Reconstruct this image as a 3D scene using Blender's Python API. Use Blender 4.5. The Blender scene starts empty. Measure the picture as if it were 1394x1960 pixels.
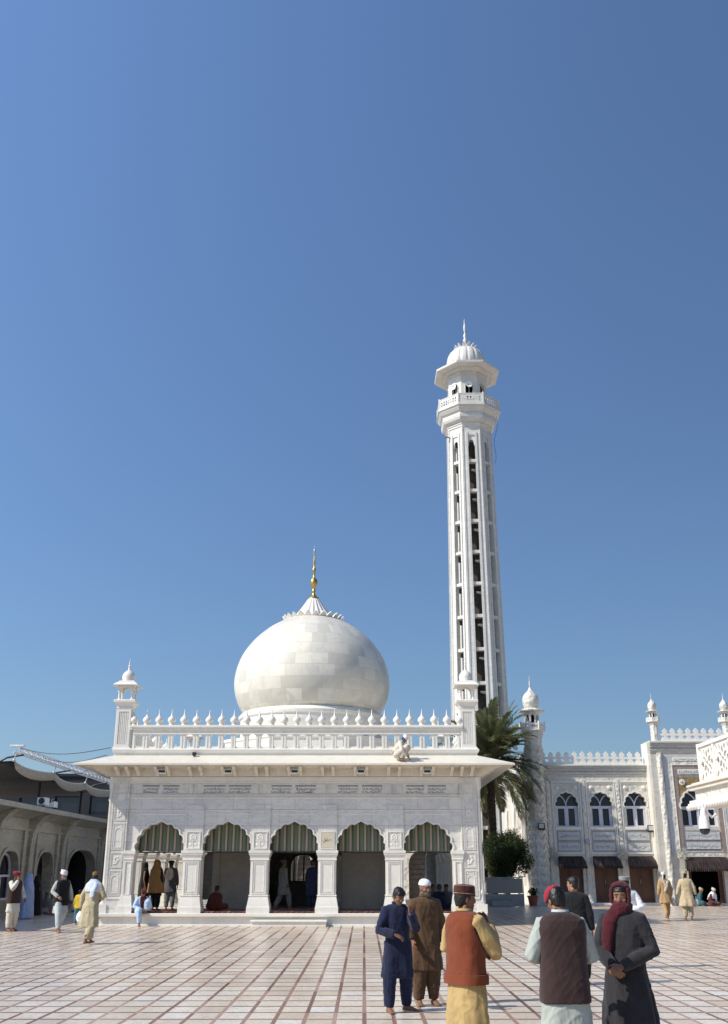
import bpy, bmesh, math, random
from mathutils import Vector, Matrix, noise
from mathutils.geometry import tessellate_polygon

PI = math.pi
R = math.radians
rng = random.Random(7)
SC = bpy.context.scene
COL = SC.collection

# ------------------------------------------------------------------ camera numbers (eye at the origin, looking along +Y)
FOC, EYE, PITCH = 1900.0, 1.85, math.atan(683 / 1900)
_c, _s = math.cos(PITCH), math.sin(PITCH)

def at(px, py, Y):
    """world point seen at photo pixel (px, py) when it stands at depth Y"""
    v = (980 - py) / FOC
    k = Y / (_c - v * _s)
    return Vector(((px - 697) / FOC * k, Y, EYE + k * (_s + v * _c)))

# ------------------------------------------------------------------ mesh builder
class MB:
    def __init__(self):
        self.v = []; self.f = []

    def add(self, vs, fs):
        o = len(self.v)
        self.v += [tuple(p) for p in vs]
        self.f += [tuple(i + o for i in q) for q in fs]
        return self

    def box(self, x0, x1, y0, y1, z0, z1):
        vs = [(x0, y0, z0), (x1, y0, z0), (x1, y1, z0), (x0, y1, z0), (x0, y0, z1), (x1, y0, z1), (x1, y1, z1), (x0, y1, z1)]
        return self.add(vs, [(0, 3, 2, 1), (4, 5, 6, 7), (0, 1, 5, 4), (1, 2, 6, 5), (2, 3, 7, 6), (3, 0, 4, 7)])

    def taper(self, cx, cy, z0, z1, a0, b0, a1, b1):
        vs = [(cx - a0, cy - b0, z0), (cx + a0, cy - b0, z0), (cx + a0, cy + b0, z0), (cx - a0, cy + b0, z0),
              (cx - a1, cy - b1, z1), (cx + a1, cy - b1, z1), (cx + a1, cy + b1, z1), (cx - a1, cy + b1, z1)]
        return self.add(vs, [(0, 3, 2, 1), (4, 5, 6, 7), (0, 1, 5, 4), (1, 2, 6, 5), (2, 3, 7, 6), (3, 0, 4, 7)])

    def stack(self, cx, cy, prof, asp=1.0, dy=0.0):
        """square mouldings: prof = [(half width, z), ...]"""
        rings = []
        for a, z in prof:
            b = a * asp + dy
            rings.append([(cx - a, cy - b, z), (cx + a, cy - b, z), (cx + a, cy + b, z), (cx - a, cy + b, z)])
        return self.loft(rings)

    def loft(self, rings, cap=True, closed=True):
        n = len(rings[0]); vs = [p for r in rings for p in r]; fs = []
        for i in range(len(rings) - 1):
            for j in range(n if closed else n - 1):
                k = (j + 1) % n
                fs.append((i * n + j, i * n + k, (i + 1) * n + k, (i + 1) * n + j))
        if cap:
            fs.append(tuple(range(n - 1, -1, -1)))
            fs.append(tuple((len(rings) - 1) * n + j for j in range(n)))
        return self.add(vs, fs)

    def lathe(self, prof, cx=0, cy=0, n=24, rot=0.0, sy=1.0):
        rings = [[(cx + r * math.cos(rot + 2 * PI * j / n), cy + sy * r * math.sin(rot + 2 * PI * j / n), z) for j in range(n)] for r, z in prof]
        return self.loft(rings)

    def octa(self, prof, cx=0, cy=0, n=8, sy=1.0):
        """polygon with a flat face to the front; prof in half widths across the flats"""
        k = 1 / math.cos(PI / n)
        return self.lathe([(h * k, z) for h, z in prof], cx, cy, n, -PI / 2 + PI / n, sy)

    def prism(self, outer, holes, d0, d1, ax='xz'):
        def m(u, v, w):
            return (u, w, v) if ax == 'xz' else ((w, u, v) if ax == 'yz' else (u, v, w))
        loops = [outer] + list(holes)
        tri = tessellate_polygon([[Vector((p[0], p[1], 0)) for p in l] for l in loops])
        flat = [p for l in loops for p in l]; n = len(flat)
        vs = [m(p[0], p[1], d0) for p in flat] + [m(p[0], p[1], d1) for p in flat]
        fs = [tuple(t) for t in tri] + [tuple(i + n for i in reversed(t)) for t in tri]
        o = 0
        for l in loops:
            k = len(l)
            for i in range(k):
                a, b = o + i, o + (i + 1) % k
                fs.append((a, b, b + n, a + n))
            o += k
        return self.add(vs, fs)

    def tube(self, pts, rad, n=8, cap=True, flat=1.0):
        pts = [Vector(p) for p in pts]
        if not hasattr(rad, '__len__'): rad = [rad] * len(pts)
        rings = []; ref = None
        for i, p in enumerate(pts):
            t = (pts[min(i + 1, len(pts) - 1)] - pts[max(i - 1, 0)])
            if t.length < 1e-9: t = Vector((0, 0, 1))
            t.normalize()
            if ref is None:
                ref = Vector((0, 1, 0)) if abs(t.y) < .9 else Vector((1, 0, 0))
            a = (ref - t * ref.dot(t)).normalized(); b = t.cross(a); ref = a
            rings.append([p + (a * math.cos(2 * PI * j / n) * flat + b * math.sin(2 * PI * j / n)) * rad[i] for j in range(n)])
        return self.loft(rings, cap)

    def ball(self, c, r, n=14, m=9, M=None):
        c = Vector(c)
        if not hasattr(r, '__len__'): r = (r, r, r)
        rings = []
        for i in range(m + 1):
            a = -PI / 2 + PI * (i + .15) / (m + .3)
            ring = []
            for j in range(n):
                b = 2 * PI * j / n
                p = Vector((r[0] * math.cos(a) * math.cos(b), r[1] * math.cos(a) * math.sin(b), r[2] * math.sin(a)))
                ring.append(c + (M @ p if M else p))
            rings.append(ring)
        return self.loft(rings)

    def xf(self, M, i0=0):
        for i in range(i0, len(self.v)):
            self.v[i] = tuple(M @ Vector(self.v[i]))
        return self

    def mesh(self, name, smooth=None, fix=True):
        me = bpy.data.meshes.new(name)
        me.from_pydata(self.v, [], self.f)
        if fix:
            bm = bmesh.new(); bm.from_mesh(me)
            bmesh.ops.recalc_face_normals(bm, faces=bm.faces)
            bm.to_mesh(me); bm.free()
        if smooth is not None:
            me.polygons.foreach_set('use_smooth', [True] * len(me.polygons))
            if smooth < 170: me.set_sharp_from_angle(angle=R(smooth))
        me.update()
        return me

    def build(self, name, mat, parent=None, smooth=None, fix=True, loc=None):
        o = bpy.data.objects.new(name, self.mesh(name, smooth, fix))
        o.data.materials.append(mat)
        COL.objects.link(o)
        if parent is not None: o.parent = parent
        if loc is not None: o.location = loc
        return o

def bevel(o, w, seg=1):
    md = o.modifiers.new('soft edges', 'BEVEL'); md.width = w; md.segments = seg; md.limit_method = 'ANGLE'; md.angle_limit = R(40)
    return o

def tag(o, label=None, cat=None, group=None, kind=None):
    if label: o['label'] = label
    if cat: o['category'] = cat
    if group: o['group'] = group
    if kind: o['kind'] = kind
    return o

def thing(name, loc, label, cat, group=None, rz=0.0):
    o = bpy.data.objects.new(name, None); COL.objects.link(o)
    o.empty_display_size = .2
    o.location = loc; o.rotation_euler = (0, 0, rz)
    return tag(o, label, cat, group)

def copy_tree(o, parent=None):
    c = o.copy(); COL.objects.link(c)
    if parent is not None: c.parent = parent
    for ch in [x for x in COL.objects if x.parent == o]:
        copy_tree(ch, c)
    return c

# ------------------------------------------------------------------ materials
class NT:
    def __init__(self, name, rough=.6, spec=.5, metal=0.0):
        self.m = bpy.data.materials.new(name); self.m.use_nodes = True
        self.t = self.m.node_tree; self.b = self.t.nodes['Principled BSDF']
        self.b.inputs['Roughness'].default_value = rough
        self.b.inputs['Specular IOR Level'].default_value = spec
        self.b.inputs['Metallic'].default_value = metal

    def n(self, t, **kw):
        nd = self.t.nodes.new(t)
        for k, v in kw.items(): setattr(nd, k, v)
        return nd

    def l(self, a, b): self.t.links.new(a, b)

    def val(self, nd, i, v):
        if hasattr(v, 'is_linked') or hasattr(v, 'links'): self.l(v, nd.inputs[i])
        else: nd.inputs[i].default_value = v

    def math(self, op, a, b=0.0, c=0.0):
        nd = self.n('ShaderNodeMath', operation=op)
        self.val(nd, 0, a); self.val(nd, 1, b); self.val(nd, 2, c)
        return nd.outputs[0]

    def coord(self, kind='Object'): return self.n('ShaderNodeTexCoord').outputs[kind]

    def noise(self, vec, scale, detail=4.0, rough=.55, dist=0.0):
        nd = self.n('ShaderNodeTexNoise'); self.l(vec, nd.inputs['Vector'])
        nd.inputs['Scale'].default_value = scale; nd.inputs['Detail'].default_value = detail
        nd.inputs['Roughness'].default_value = rough; nd.inputs['Distortion'].default_value = dist
        return nd.outputs['Fac']

    def scale(self, vec, s):
        nd = self.n('ShaderNodeVectorMath', operation='MULTIPLY'); self.l(vec, nd.inputs[0]); nd.inputs[1].default_value = s
        return nd.outputs[0]

    def ramp(self, fac, stops):
        nd = self.n('ShaderNodeValToRGB'); self.l(fac, nd.inputs[0])
        e = nd.color_ramp.elements
        while len(e) < len(stops): e.new(.5)
        for k, (p, col) in enumerate(stops):
            e[k].position = p; e[k].color = (*col, 1) if len(col) == 3 else col
        return nd.outputs['Color']

    def mix(self, fac, a, b, blend='MIX'):
        nd = self.n('ShaderNodeMix', data_type='RGBA', blend_type=blend)
        self.val(nd, 0, fac)
        for i, x in ((6, a), (7, b)):
            if hasattr(x, 'links'): self.l(x, nd.inputs[i])
            else: nd.inputs[i].default_value = (*x, 1) if len(x) == 3 else x
        return nd.outputs[2]

    def color(self, c):
        if hasattr(c, 'links'): self.l(c, self.b.inputs['Base Color'])
        else: self.b.inputs['Base Color'].default_value = (*c, 1)
        return self

    def bump(self, h, strength=.3, dist=.02, prev=None):
        nd = self.n('ShaderNodeBump'); self.l(h, nd.inputs['Height'])
        nd.inputs['Strength'].default_value = strength; nd.inputs['Distance'].default_value = dist
        if prev is not None: self.l(prev, nd.inputs['Normal'])
        self.l(nd.outputs[0], self.b.inputs['Normal'])
        return nd.outputs[0]

def g3(v): return (v, v, v)

def cloth(name, rgb, rough=.9, var=.16, weave=260.0):
    m = NT(name, rough, .2); co = m.coord()
    nz = m.noise(co, 5.0, 5.0, .6); fine = m.noise(co, weave, 2.0)
    lo = tuple(c * (1 - var) for c in rgb); hi = tuple(min(1, c * (1 + var)) for c in rgb)
    m.color(m.ramp(nz, [(.3, lo), (.7, hi)]))
    b = m.bump(fine, .25, .003)
    m.bump(m.noise(m.scale(co, (1, 1, .35)), 14.0, 3.0), .35, .02, b)
    m.b.inputs['Sheen Weight'].default_value = .15
    return m.m

def plain(name, rgb, rough=.5, spec=.5, metal=0.0, var=.08, sc=4.0):
    m = NT(name, rough, spec, metal)
    nz = m.noise(m.coord(), sc, 5.0)
    m.color(m.ramp(nz, [(.3, tuple(c * (1 - var) for c in rgb)), (.7, tuple(min(1, c * (1 + var)) for c in rgb))]))
    return m.m

def marble(name, rgb=(.78, .775, .75), vein=(.50, .50, .50), amt=.35, rough=.32, bw=1.1, bh=.55, joint=.012, tint=.07, wall=True, vs=1.0, relief=0.0):
    """veined marble laid in slabs"""
    m = NT(name, rough, .45); co = m.coord()
    sep = m.n('ShaderNodeSeparateXYZ'); m.l(co, sep.inputs[0])
    cmb = m.n('ShaderNodeCombineXYZ')
    if wall:
        m.l(m.math('ADD', sep.outputs[0], sep.outputs[1]), cmb.inputs[0]); m.l(sep.outputs[2], cmb.inputs[1])
    else:
        m.l(sep.outputs[0], cmb.inputs[0]); m.l(sep.outputs[1], cmb.inputs[1])
    br = m.n('ShaderNodeTexBrick'); m.l(cmb.outputs[0], br.inputs['Vector'])
    br.inputs['Scale'].default_value = 1.0; br.inputs['Brick Width'].default_value = bw; br.inputs['Row Height'].default_value = bh
    br.inputs['Mortar Size'].default_value = joint * .5; br.inputs['Mortar Smooth'].default_value = .3
    br.inputs['Color1'].default_value = (1, 1, 1, 1); br.inputs['Color2'].default_value = (1 - tint, 1 - tint, 1 - tint * .8, 1)
    br.inputs['Mortar'].default_value = (.72, .70, .66, 1)
    big = m.noise(co, .9 * vs, 6.0, .6, .5)
    v1 = m.noise(m.scale(co, (1, 1, 2.2)), 1.3 * vs, 8.0, .62, .9)
    vm = m.ramp(v1, [(.44, (0, 0, 0)), (.5, (1, 1, 1)), (.56, (0, 0, 0))])
    base = m.mix(m.math('MULTIPLY', big, amt), rgb, vein)
    base = m.mix(m.math('MULTIPLY', vm, amt * .9), base, vein)
    stain = m.noise(m.scale(co, (1.6, 1.6, .25)), 2.2, 5.0, .65)
    base = m.mix(m.ramp(stain, [(.52, (0, 0, 0)), (.8, (.28, .28, .28))]), base, (.56, .50, .40))
    m.color(m.mix(1.0, base, br.outputs['Color'], 'MULTIPLY'))
    h = m.math('SUBTRACT', 1.0, br.outputs['Fac'])
    b = m.bump(h, .25, .008)
    if relief:
        vo = m.n('ShaderNodeTexVoronoi', feature='SMOOTH_F1'); m.l(co, vo.inputs['Vector']); vo.inputs['Scale'].default_value = 5.5
        b = m.bump(vo.outputs['Distance'], relief, .08, b)
    m.bump(m.noise(co, 14.0, 4.0), .12, .01, b)
    return m.m

M = {}
M['marble'] = marble('white marble slabs', (.85, .815, .725), (.47, .47, .46), .42, tint=.10, joint=.02)
M['trim'] = marble('carved white marble', (.85, .815, .73), (.58, .57, .55), .22, bw=2.4, bh=9.0, joint=.006)
M['eave'] = marble('cream eave marble with bounce tint', (.79, .735, .625), (.60, .55, .45), .30, bw=1.6, bh=7.0, joint=.012)  # cream stone, with warm bounce light from the floor put into its colour
M['hall'] = marble('grey veined marble', (.86, .82, .705), (.48, .465, .41), .62, bw=.62, bh=.8, vs=2.6, relief=.55, tint=.16)
M['hall_trim'] = marble('banded grey marble', (.68, .645, .56), (.36, .36, .35), .5, bw=2.4, bh=9.0)
M['hall_cream'] = marble('cream carved marble', (.80, .77, .68), (.55, .52, .46), .4, bw=.5, bh=.4, relief=.8)
M['hall_brown'] = marble('mauve brown stone', (.36, .29, .26), (.20, .15, .13), .5, bw=.8, bh=.6)
M['gold_stone'] = marble('ochre carved stone', (.33, .24, .10), (.18, .12, .05), .5, bw=2.0, bh=2.0, relief=.5)
M['panel_grey'] = marble('pale blue grey panel', (.64, .65, .63), (.36, .39, .42), .6, bw=3.0, bh=3.0, vs=2.5, relief=.3)
M['old'] = marble('weathered arcade marble', (.56, .53, .45), (.16, .15, .12), .5, bw=1.2, bh=1.0, tint=.2, vs=.8)
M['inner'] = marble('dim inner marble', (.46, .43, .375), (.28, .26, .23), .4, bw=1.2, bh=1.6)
M['tower'] = marble('minaret marble', (.80, .78, .71), (.50, .50, .48), .35, bw=.8, bh=.5)
M['ink'] = plain('engraved grey letters', (.25, .25, .245), .7)
M['ink_soft'] = plain('faint engraved letters', (.33, .34, .33), .7)
M['gold'] = plain('polished gold', (.62, .42, .13), .36, .5, 1.0)
M['dark'] = plain('dark lamp housing', (.02, .02, .022), .5)
M['lens'] = plain('grey lamp glass', (.55, .55, .54), .2)
M['white_paint'] = plain('white paint', (.80, .80, .80), .35)
M['concrete'] = plain('raw grey brown concrete', (.11, .098, .085), .9, .2, var=.2)
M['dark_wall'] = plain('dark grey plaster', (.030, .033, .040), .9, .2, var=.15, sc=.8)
M['glass'] = plain('dark window glass', (.012, .016, .03), .08, .6)
M['frame'] = plain('lilac white window frame', (.62, .63, .70), .4)
M['door'] = plain('brown wooden door', (.115, .047, .022), .5, var=.2, sc=1.5)
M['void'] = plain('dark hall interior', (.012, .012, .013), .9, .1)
M['shade_cloth'] = cloth('charcoal shade net', (.013, .0135, .016), .95)
M['shade_edge'] = cloth('beige canopy edge', (.42, .38, .30), .9)
M['steel'] = plain('galvanised steel', (.42, .43, .44), .35, .5, .6)
M['steel_panel'] = plain('brushed grey panel', (.25, .26, .265), .3, .5, .3)
M['terracotta'] = plain('terracotta', (.32, .09, .045), .8)
M['wire'] = plain('black cable', (.03, .03, .035), .6)
M['bark'] = plain('palm bark', (.085, .062, .045), .95, .1, var=.5, sc=9.0)
M['palm_heart'] = plain('orange brown palm fibre', (.20, .085, .03), .9, .1, var=.3, sc=10)
M['carpet'] = cloth('red patterned carpet', (.16, .055, .04), .95, .5)

def leaf_mat(name, a, b):
    m = NT(name, .5, .35); co = m.coord()
    m.color(m.ramp(m.noise(co, 3.0, 5.0, .7), [(.3, a), (.72, b)]))
    tr = m.n('ShaderNodeBsdfTranslucent'); tr.inputs[0].default_value = (b[0] * 1.3, b[1] * 1.4, b[2], 1)
    mx = m.n('ShaderNodeMixShader'); mx.inputs[0].default_value = .3; out = m.t.nodes['Material Output']
    m.l(m.b.outputs[0], mx.inputs[1]); m.l(tr.outputs[0], mx.inputs[2]); m.l(mx.outputs[0], out.inputs['Surface'])
    return m.m
M['palm'] = leaf_mat('palm leaflets', (.06, .07, .033), (.20, .205, .115))
M['leaf'] = leaf_mat('dark shrub leaves', (.018, .032, .010), (.055, .075, .025))

def dome_marble():
    m = NT('dome marble blocks', .35, .45); co = m.coord()
    sep = m.n('ShaderNodeSeparateXYZ'); m.l(co, sep.inputs[0])
    ang = m.math('ARCTAN2', sep.outputs[1], sep.outputs[0])
    cmb = m.n('ShaderNodeCombineXYZ'); m.l(m.math('MULTIPLY', ang, 3.4), cmb.inputs[0]); m.l(sep.outputs[2], cmb.inputs[1])
    m.l(m.math('MULTIPLY', 0.0, ang), cmb.inputs[2])
    br = m.n('ShaderNodeTexBrick', offset=.42, squash=1.25, squash_frequency=3); m.l(cmb.outputs[0], br.inputs['Vector'])
    br.inputs['Scale'].default_value = 1.0; br.inputs['Brick Width'].default_value = .70; br.inputs['Row Height'].default_value = .50
    br.inputs['Mortar Size'].default_value = .009; br.inputs['Mortar Smooth'].default_value = .2
    br.inputs['Color1'].default_value = (.83, .785, .665, 1); br.inputs['Color2'].default_value = (.60, .575, .49, 1)
    br.inputs['Mortar'].default_value = (.58, .56, .49, 1)
    nz = m.noise(co, 1.1, 7.0, .65, 1.6)
    c = m.mix(m.ramp(nz, [(.45, (0, 0, 0)), (.7, (.6, .6, .6))]), br.outputs['Color'], (.50, .50, .48))
    warm = m.noise(co, .55, 3.0)
    c = m.mix(m.ramp(warm, [(.5, (0, 0, 0)), (.75, (.35, .35, .35))]), c, (.74, .66, .50))
    m.color(c)
    b = m.bump(m.math('SUBTRACT', 1.0, br.outputs['Fac']), .3, .012)
    m.bump(m.noise(co, 2.2, 3.0), .25, .05, b)
    return m.m
M['dome'] = dome_marble()

def floor_mat():
    m = NT('courtyard marble tiles with red strips', .22, .36); co = m.coord()
    sep = m.n('ShaderNodeSeparateXYZ'); m.l(co, sep.inputs[0])
    TX, TY = .3885, .6415
    wob = m.noise(co, .7, 2.0)
    u = m.math('DIVIDE', m.math('ADD', sep.outputs[0], .023), TX)
    v = m.math('DIVIDE', m.math('ADD', sep.outputs[1], m.math('MULTIPLY', wob, .02)), TY)
    v = m.math('ADD', v, .52)
    fu, fv = m.math('FRACT', u), m.math('FRACT', v)
    iu, iv = m.math('FLOOR', u), m.math('FLOOR', v)
    strip = m.math('LESS_THAN', fu, .145)
    joint = m.math('LESS_THAN', fv, .130)
    # corners of the slabs are nicked where strip and joint meet
    cu = m.math('ABSOLUTE', m.math('SUBTRACT', fu, .0725)); cv = m.math('ABSOLUTE', m.math('SUBTRACT', fv, .065))
    nick = m.math('LESS_THAN', m.math('ADD', m.math('MULTIPLY', cu, TX), m.math('MULTIPLY', cv, TY)), .075)
    def wn(a, b, k):
        cm = m.n('ShaderNodeCombineXYZ'); m.l(a, cm.inputs[0]); m.l(b, cm.inputs[1]); cm.inputs[2].default_value = k
        w = m.n('ShaderNodeTexWhiteNoise'); m.l(cm.outputs[0], w.inputs['Vector']); return w.outputs['Value']
    r1 = wn(iu, iv, 1.0); r2 = wn(iu, iv, 2.0); r3 = wn(iu, m.math('FLOOR', m.math('DIVIDE', v, 2.0)), 3.0)
    tile = m.ramp(r1, [(0, (.63, .50, .37)), (.35, (.70, .59, .455)), (.7, (.76, .66, .53)), (.94, (.79, .71, .60)), (1, (.79, .745, .68))])
    # veins shift from slab to slab
    off = m.n('ShaderNodeCombineXYZ'); m.l(m.math('MULTIPLY', r1, 37.0), off.inputs[0]); m.l(m.math('MULTIPLY', r2, 53.0), off.inputs[1])
    vadd = m.n('ShaderNodeVectorMath', operation='ADD'); m.l(co, vadd.inputs[0]); m.l(off.outputs[0], vadd.inputs[1])
    nz = m.noise(vadd.outputs[0], 3.2, 7.0, .62, 1.8)
    vm = m.ramp(nz, [(.46, (0, 0, 0)), (.51, (.5, .5, .5)), (.56, (0, 0, 0))])
    tile = m.mix(vm, tile, (.36, .33, .30))
    dirt = m.noise(co, .35, 5.0, .6)
    tile = m.mix(m.ramp(dirt, [(.4, (0, 0, 0)), (.75, (.4, .4, .4))]), tile, (.46, .40, .34))
    red = m.ramp(r3, [(0, (.075, .026, .018)), (.25, (.17, .065, .045)), (.55, (.28, .145, .105)), (1, (.46, .31, .235))])
    red = m.mix(m.math('MULTIPLY', m.noise(co, 9.0, 4.0), .45), red, (.30, .20, .16))
    c = m.mix(m.math('MAXIMUM', joint, 0.0), tile, m.mix(r2, (.085, .045, .034), (.20, .115, .085)))
    c = m.mix(m.math('MAXIMUM', strip, nick), c, red)
    m.color(c)
    rr = m.noise(co, 1.3, 5.0)
    m.l(m.math('ADD', m.math('MULTIPLY', rr, .26), .18), m.b.inputs['Roughness'])
    h = m.math('SUBTRACT', 1.0, m.math('MAXIMUM', joint, m.math('MULTIPLY', strip, .5)))
    b = m.bump(h, .2, .004)
    m.bump(m.noise(co, 2.5, 2.0), .05, .02, b)
    return m.m
M['floor'] = floor_mat()

# ------------------------------------------------------------------ shared ornament shapes
def cusped(a, b, lobes=4, x0=0.0, z0=0.0, depth=.26, seg=5):
    """cusped (multifoil) arch from (-a,0) over the apex (0,b) to (a,0)"""
    nodes = []
    last = 76.0
    for i in range(lobes + 1):
        ph = R(last * i / lobes)
        nodes.append((-a * math.cos(ph) ** .92, .90 * b * math.sin(ph) ** 1.05 if ph > 0 else 0.0))
    left = [nodes[0]]
    for (p, q) in zip(nodes, nodes[1:]):
        dx, dz = q[0] - p[0], q[1] - p[1]; L = math.hypot(dx, dz); nx, nz = -dz / L, dx / L
        for k in range(1, seg + 1):
            t = k / seg; h = depth * L * math.sin(PI * t) ** .8 if k < seg else 0
            left.append((p[0] + dx * t + nx * h, p[1] + dz * t + nz * h))
    q = nodes[-1]
    for k in range(1, 5):
        t = k / 4
        left.append((q[0] * (1 - t), q[1] + (b - q[1]) * (t ** 2.2) + .035 * b * math.sin(PI * t)))
    pts = left + [(-p[0], p[1]) for p in reversed(left[:-1])]
    return [(x0 + p[0], z0 + p[1]) for p in pts]

def pointed(a, b, x0=0.0, z0=0.0, n=8, pw=.8):
    left = [(-a * math.cos(PI / 2 * k / n) ** pw, b * math.sin(PI / 2 * k / n)) for k in range(n)] + [(0, b)]
    return [(x0 + p[0], z0 + p[1]) for p in left + [(-p[0], p[1]) for p in reversed(left[:-1])]]

def grow(pts, d):
    """offset an open arch curve outwards (up and away from its inside)"""
    out = []
    for i, p in enumerate(pts):
        a = pts[max(i - 1, 0)]; b = pts[min(i + 1, len(pts) - 1)]
        tx, tz = b[0] - a[0], b[1] - a[1]; L = math.hypot(tx, tz) or 1
        out.append((p[0] - tz / L * d, p[1] + tx / L * d))
    return out

def rect(x0, x1, z0, z1): return [(x0, z0), (x1, z0), (x1, z1), (x0, z1)]

def frame(mb, x0, x1, z0, z1, t, d0, d1, ax='xz'):
    mb.prism(rect(x0, x1, z0, z1), [rect(x0 + t, x1 - t, z0 + t, z1 - t)], d0, d1, ax)

def scribble(mb, r, x0, x1, z0, z1, d0, d1, ax='xz', bold=1.0):
    """cursive marks like worn carved calligraphy: sweeping bowls, uprights and dots"""
    h = z1 - z0; x = x1
    th = h * .055 * bold
    def stroke(pts, w):
        for (p, q) in zip(pts, pts[1:]):
            dx, dz = q[0] - p[0], q[1] - p[1]; L = math.hypot(dx, dz) or 1
            nx, nz = -dz / L * w, dx / L * w
            mb.prism([(p[0] + nx, p[1] + nz), (p[0] - nx, p[1] - nz), (q[0] - nx, q[1] - nz), (q[0] + nx, q[1] + nz)], [], d0, d1, ax)
    while x > x0 + h * .25:
        w = min(h * r.uniform(.45, 1.2), x - x0); k = r.random()
        if k < .5:
            base = z0 + h * r.uniform(.05, .45)
            stroke([(x - w * t, base + h * (.34 * (2 * t - 1) ** 2 - .05)) for t in (0, .17, .33, .5, .67, .83, 1)], th * r.uniform(.9, 1.5))
        elif k < .75:
            stroke([(x - w * t, z0 + h * (.45 + .16 * math.sin(t * 7))) for t in (0, .2, .4, .6, .8, 1)], th)
        else:
            w *= .4
            stroke([(x - w * .3, z0 + h * r.uniform(.1, .3)), (x - w * .4, z0 + h * r.uniform(.7, .92))], th)
        for _ in range(r.randint(0, 2)):
            dx, dz = x - w * r.random(), z0 + h * r.choice((.08, .62, .8)) ; e = th * 1.1
            mb.prism([(dx - e, dz), (dx, dz - e), (dx + e, dz), (dx, dz + e)], [], d0, d1, ax)
        x -= w * .72
    return mb

def onion(s=1.0):
    """profile of the little onion finials"""
    p = [(.11, 0), (.11, .03), (.085, .045), (.075, .06), (.10, .075), (.09, .09), (.13, .13), (.15, .18), (.14, .235), (.105, .285), (.062, .325), (.032, .37), (.02, .45), (.009, .58)]
    return [(r * s, z * s) for r, z in p]
# ================================================================== THE SHRINE
SX, SY, DEP = -2.48, 37.0, 16.0
HW = 6.5                       # half width of the walls
PT, SPR, APX, WT = .41, 2.46, 3.45, 4.97      # plinth top, arch spring, arch apex, wall top
shrine = thing('shrine', (SX, SY, 0), 'white marble domed shrine with five cusped arches on a low plinth', 'shrine')

def part(mb, name, mat, parent, smooth=None, bev=None, label=None):
    o = mb.build(name, M[mat] if isinstance(mat, str) else mat, parent, smooth)
    if bev: bevel(o, bev)
    if label: o['label'] = label
    return o

# plinth with a moulded top, and the low step in front
p = MB()
p.box(-6.6, 6.6, -.18, DEP + .18, 0, .30)
p.box(-6.66, 6.66, -.24, DEP + .24, -.02, .06)
p.box(-6.72, 6.72, -.30, DEP + .30, .30, PT)
part(p, 'plinth', 'trim', shrine, bev=.015)
p = MB(); p.box(-1.33, 1.20, -.78, -.245, 0, .15); p.box(-1.36, 1.23, -.82, -.245, .15, .215)
part(p, 'step', 'trim', shrine, bev=.012)

# ------- arcade wall: piers in the floor plan, wall above with cusped openings
CX = [-3.555, -1.185, 1.185, 3.555]
BAY = [-4.74, -2.37, 0, 2.37, 4.74]
OPEN_A, ARCH_B = .835, APX - SPR

def arcade_wall(name, bays, half, y0, y1, ax='xz', parent=shrine):
    outer = [(-half, WT), (-half, SPR)]
    for b in bays: outer += cusped(OPEN_A, ARCH_B, 4, b, SPR)
    outer += [(half, SPR), (half, WT)]
    w = MB().prism(outer, [], y0, y1, ax)
    return part(w, name, 'marble', parent)

def arch_moulding(bx, y0, y1, parent=shrine):
    c = cusped(OPEN_A, ARCH_B, 4, bx, SPR)
    mb = MB().prism(c + list(reversed(grow(c, .05))), [], y0, y1)
    return part(mb, 'arch_moulding', 'trim', parent)

arcade_wall('arcade_wall', BAY, 5.95, 0, .42)
for b in BAY: arch_moulding(b, -.035, .0)

def pier(x, y, parent=shrine, half=False):
    """marble pier: flared base, panelled shaft, moulded capital"""
    s = MB()
    s.box(x - .31, x + .31, y - .29, y + .29, PT, 2.22)
    for sx in (1,):
        frame(s, x - .25, x + .25, 1.02, 2.10, .035, y - .315, y - .285)
        frame(s, x - .185, x + .185, 1.09, 2.03, .025, y - .305, y - .285)
        frame(s, y - .23, y + .23, 1.02, 2.10, .035, x + .285, x + .315, 'yz')
        frame(s, y - .23, y + .23, 1.02, 2.10, .035, x - .315, x - .285, 'yz')
    sh = part(s, 'column', 'trim', parent)
    b = MB().stack(x, y, [(.40, PT + .002), (.40, .60), (.385, .63), (.375, .70), (.345, .86), (.325, .95), (.345, .965), (.345, .99), (.32, 1.0)], dy=-.01)
    part(b, 'base', 'trim', sh)
    c = MB().stack(x, y, [(.32, 2.12), (.335, 2.14), (.335, 2.17), (.325, 2.18), (.33, 2.24), (.36, 2.31), (.375, 2.33), (.36, 2.35), (.385, 2.38), (.385, SPR)], dy=-.01)
    part(c, 'capital', 'trim', sh)
    return sh

for x in CX: pier(x, .19)
for x in (-5.78, 5.78):        # half piers against the corners
    s = MB().box(x - .17, x + .17, -.09, .42, PT, 2.2)
    frame(s, x - .12, x + .12, 1.0, 2.1, .03, -.115, -.085)
    sh = part(s, 'column', 'trim', shrine)
    part(MB().stack(x, .165, [(.24, PT + .002), (.24, .62), (.22, .70), (.19, .95), (.175, 1.0)], dy=.09), 'base', 'trim', sh)
    part(MB().stack(x, .165, [(.175, 2.14), (.19, 2.17), (.18, 2.2), (.20, 2.31), (.225, 2.35), (.225, SPR)], dy=.09), 'capital', 'trim', sh)

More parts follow.
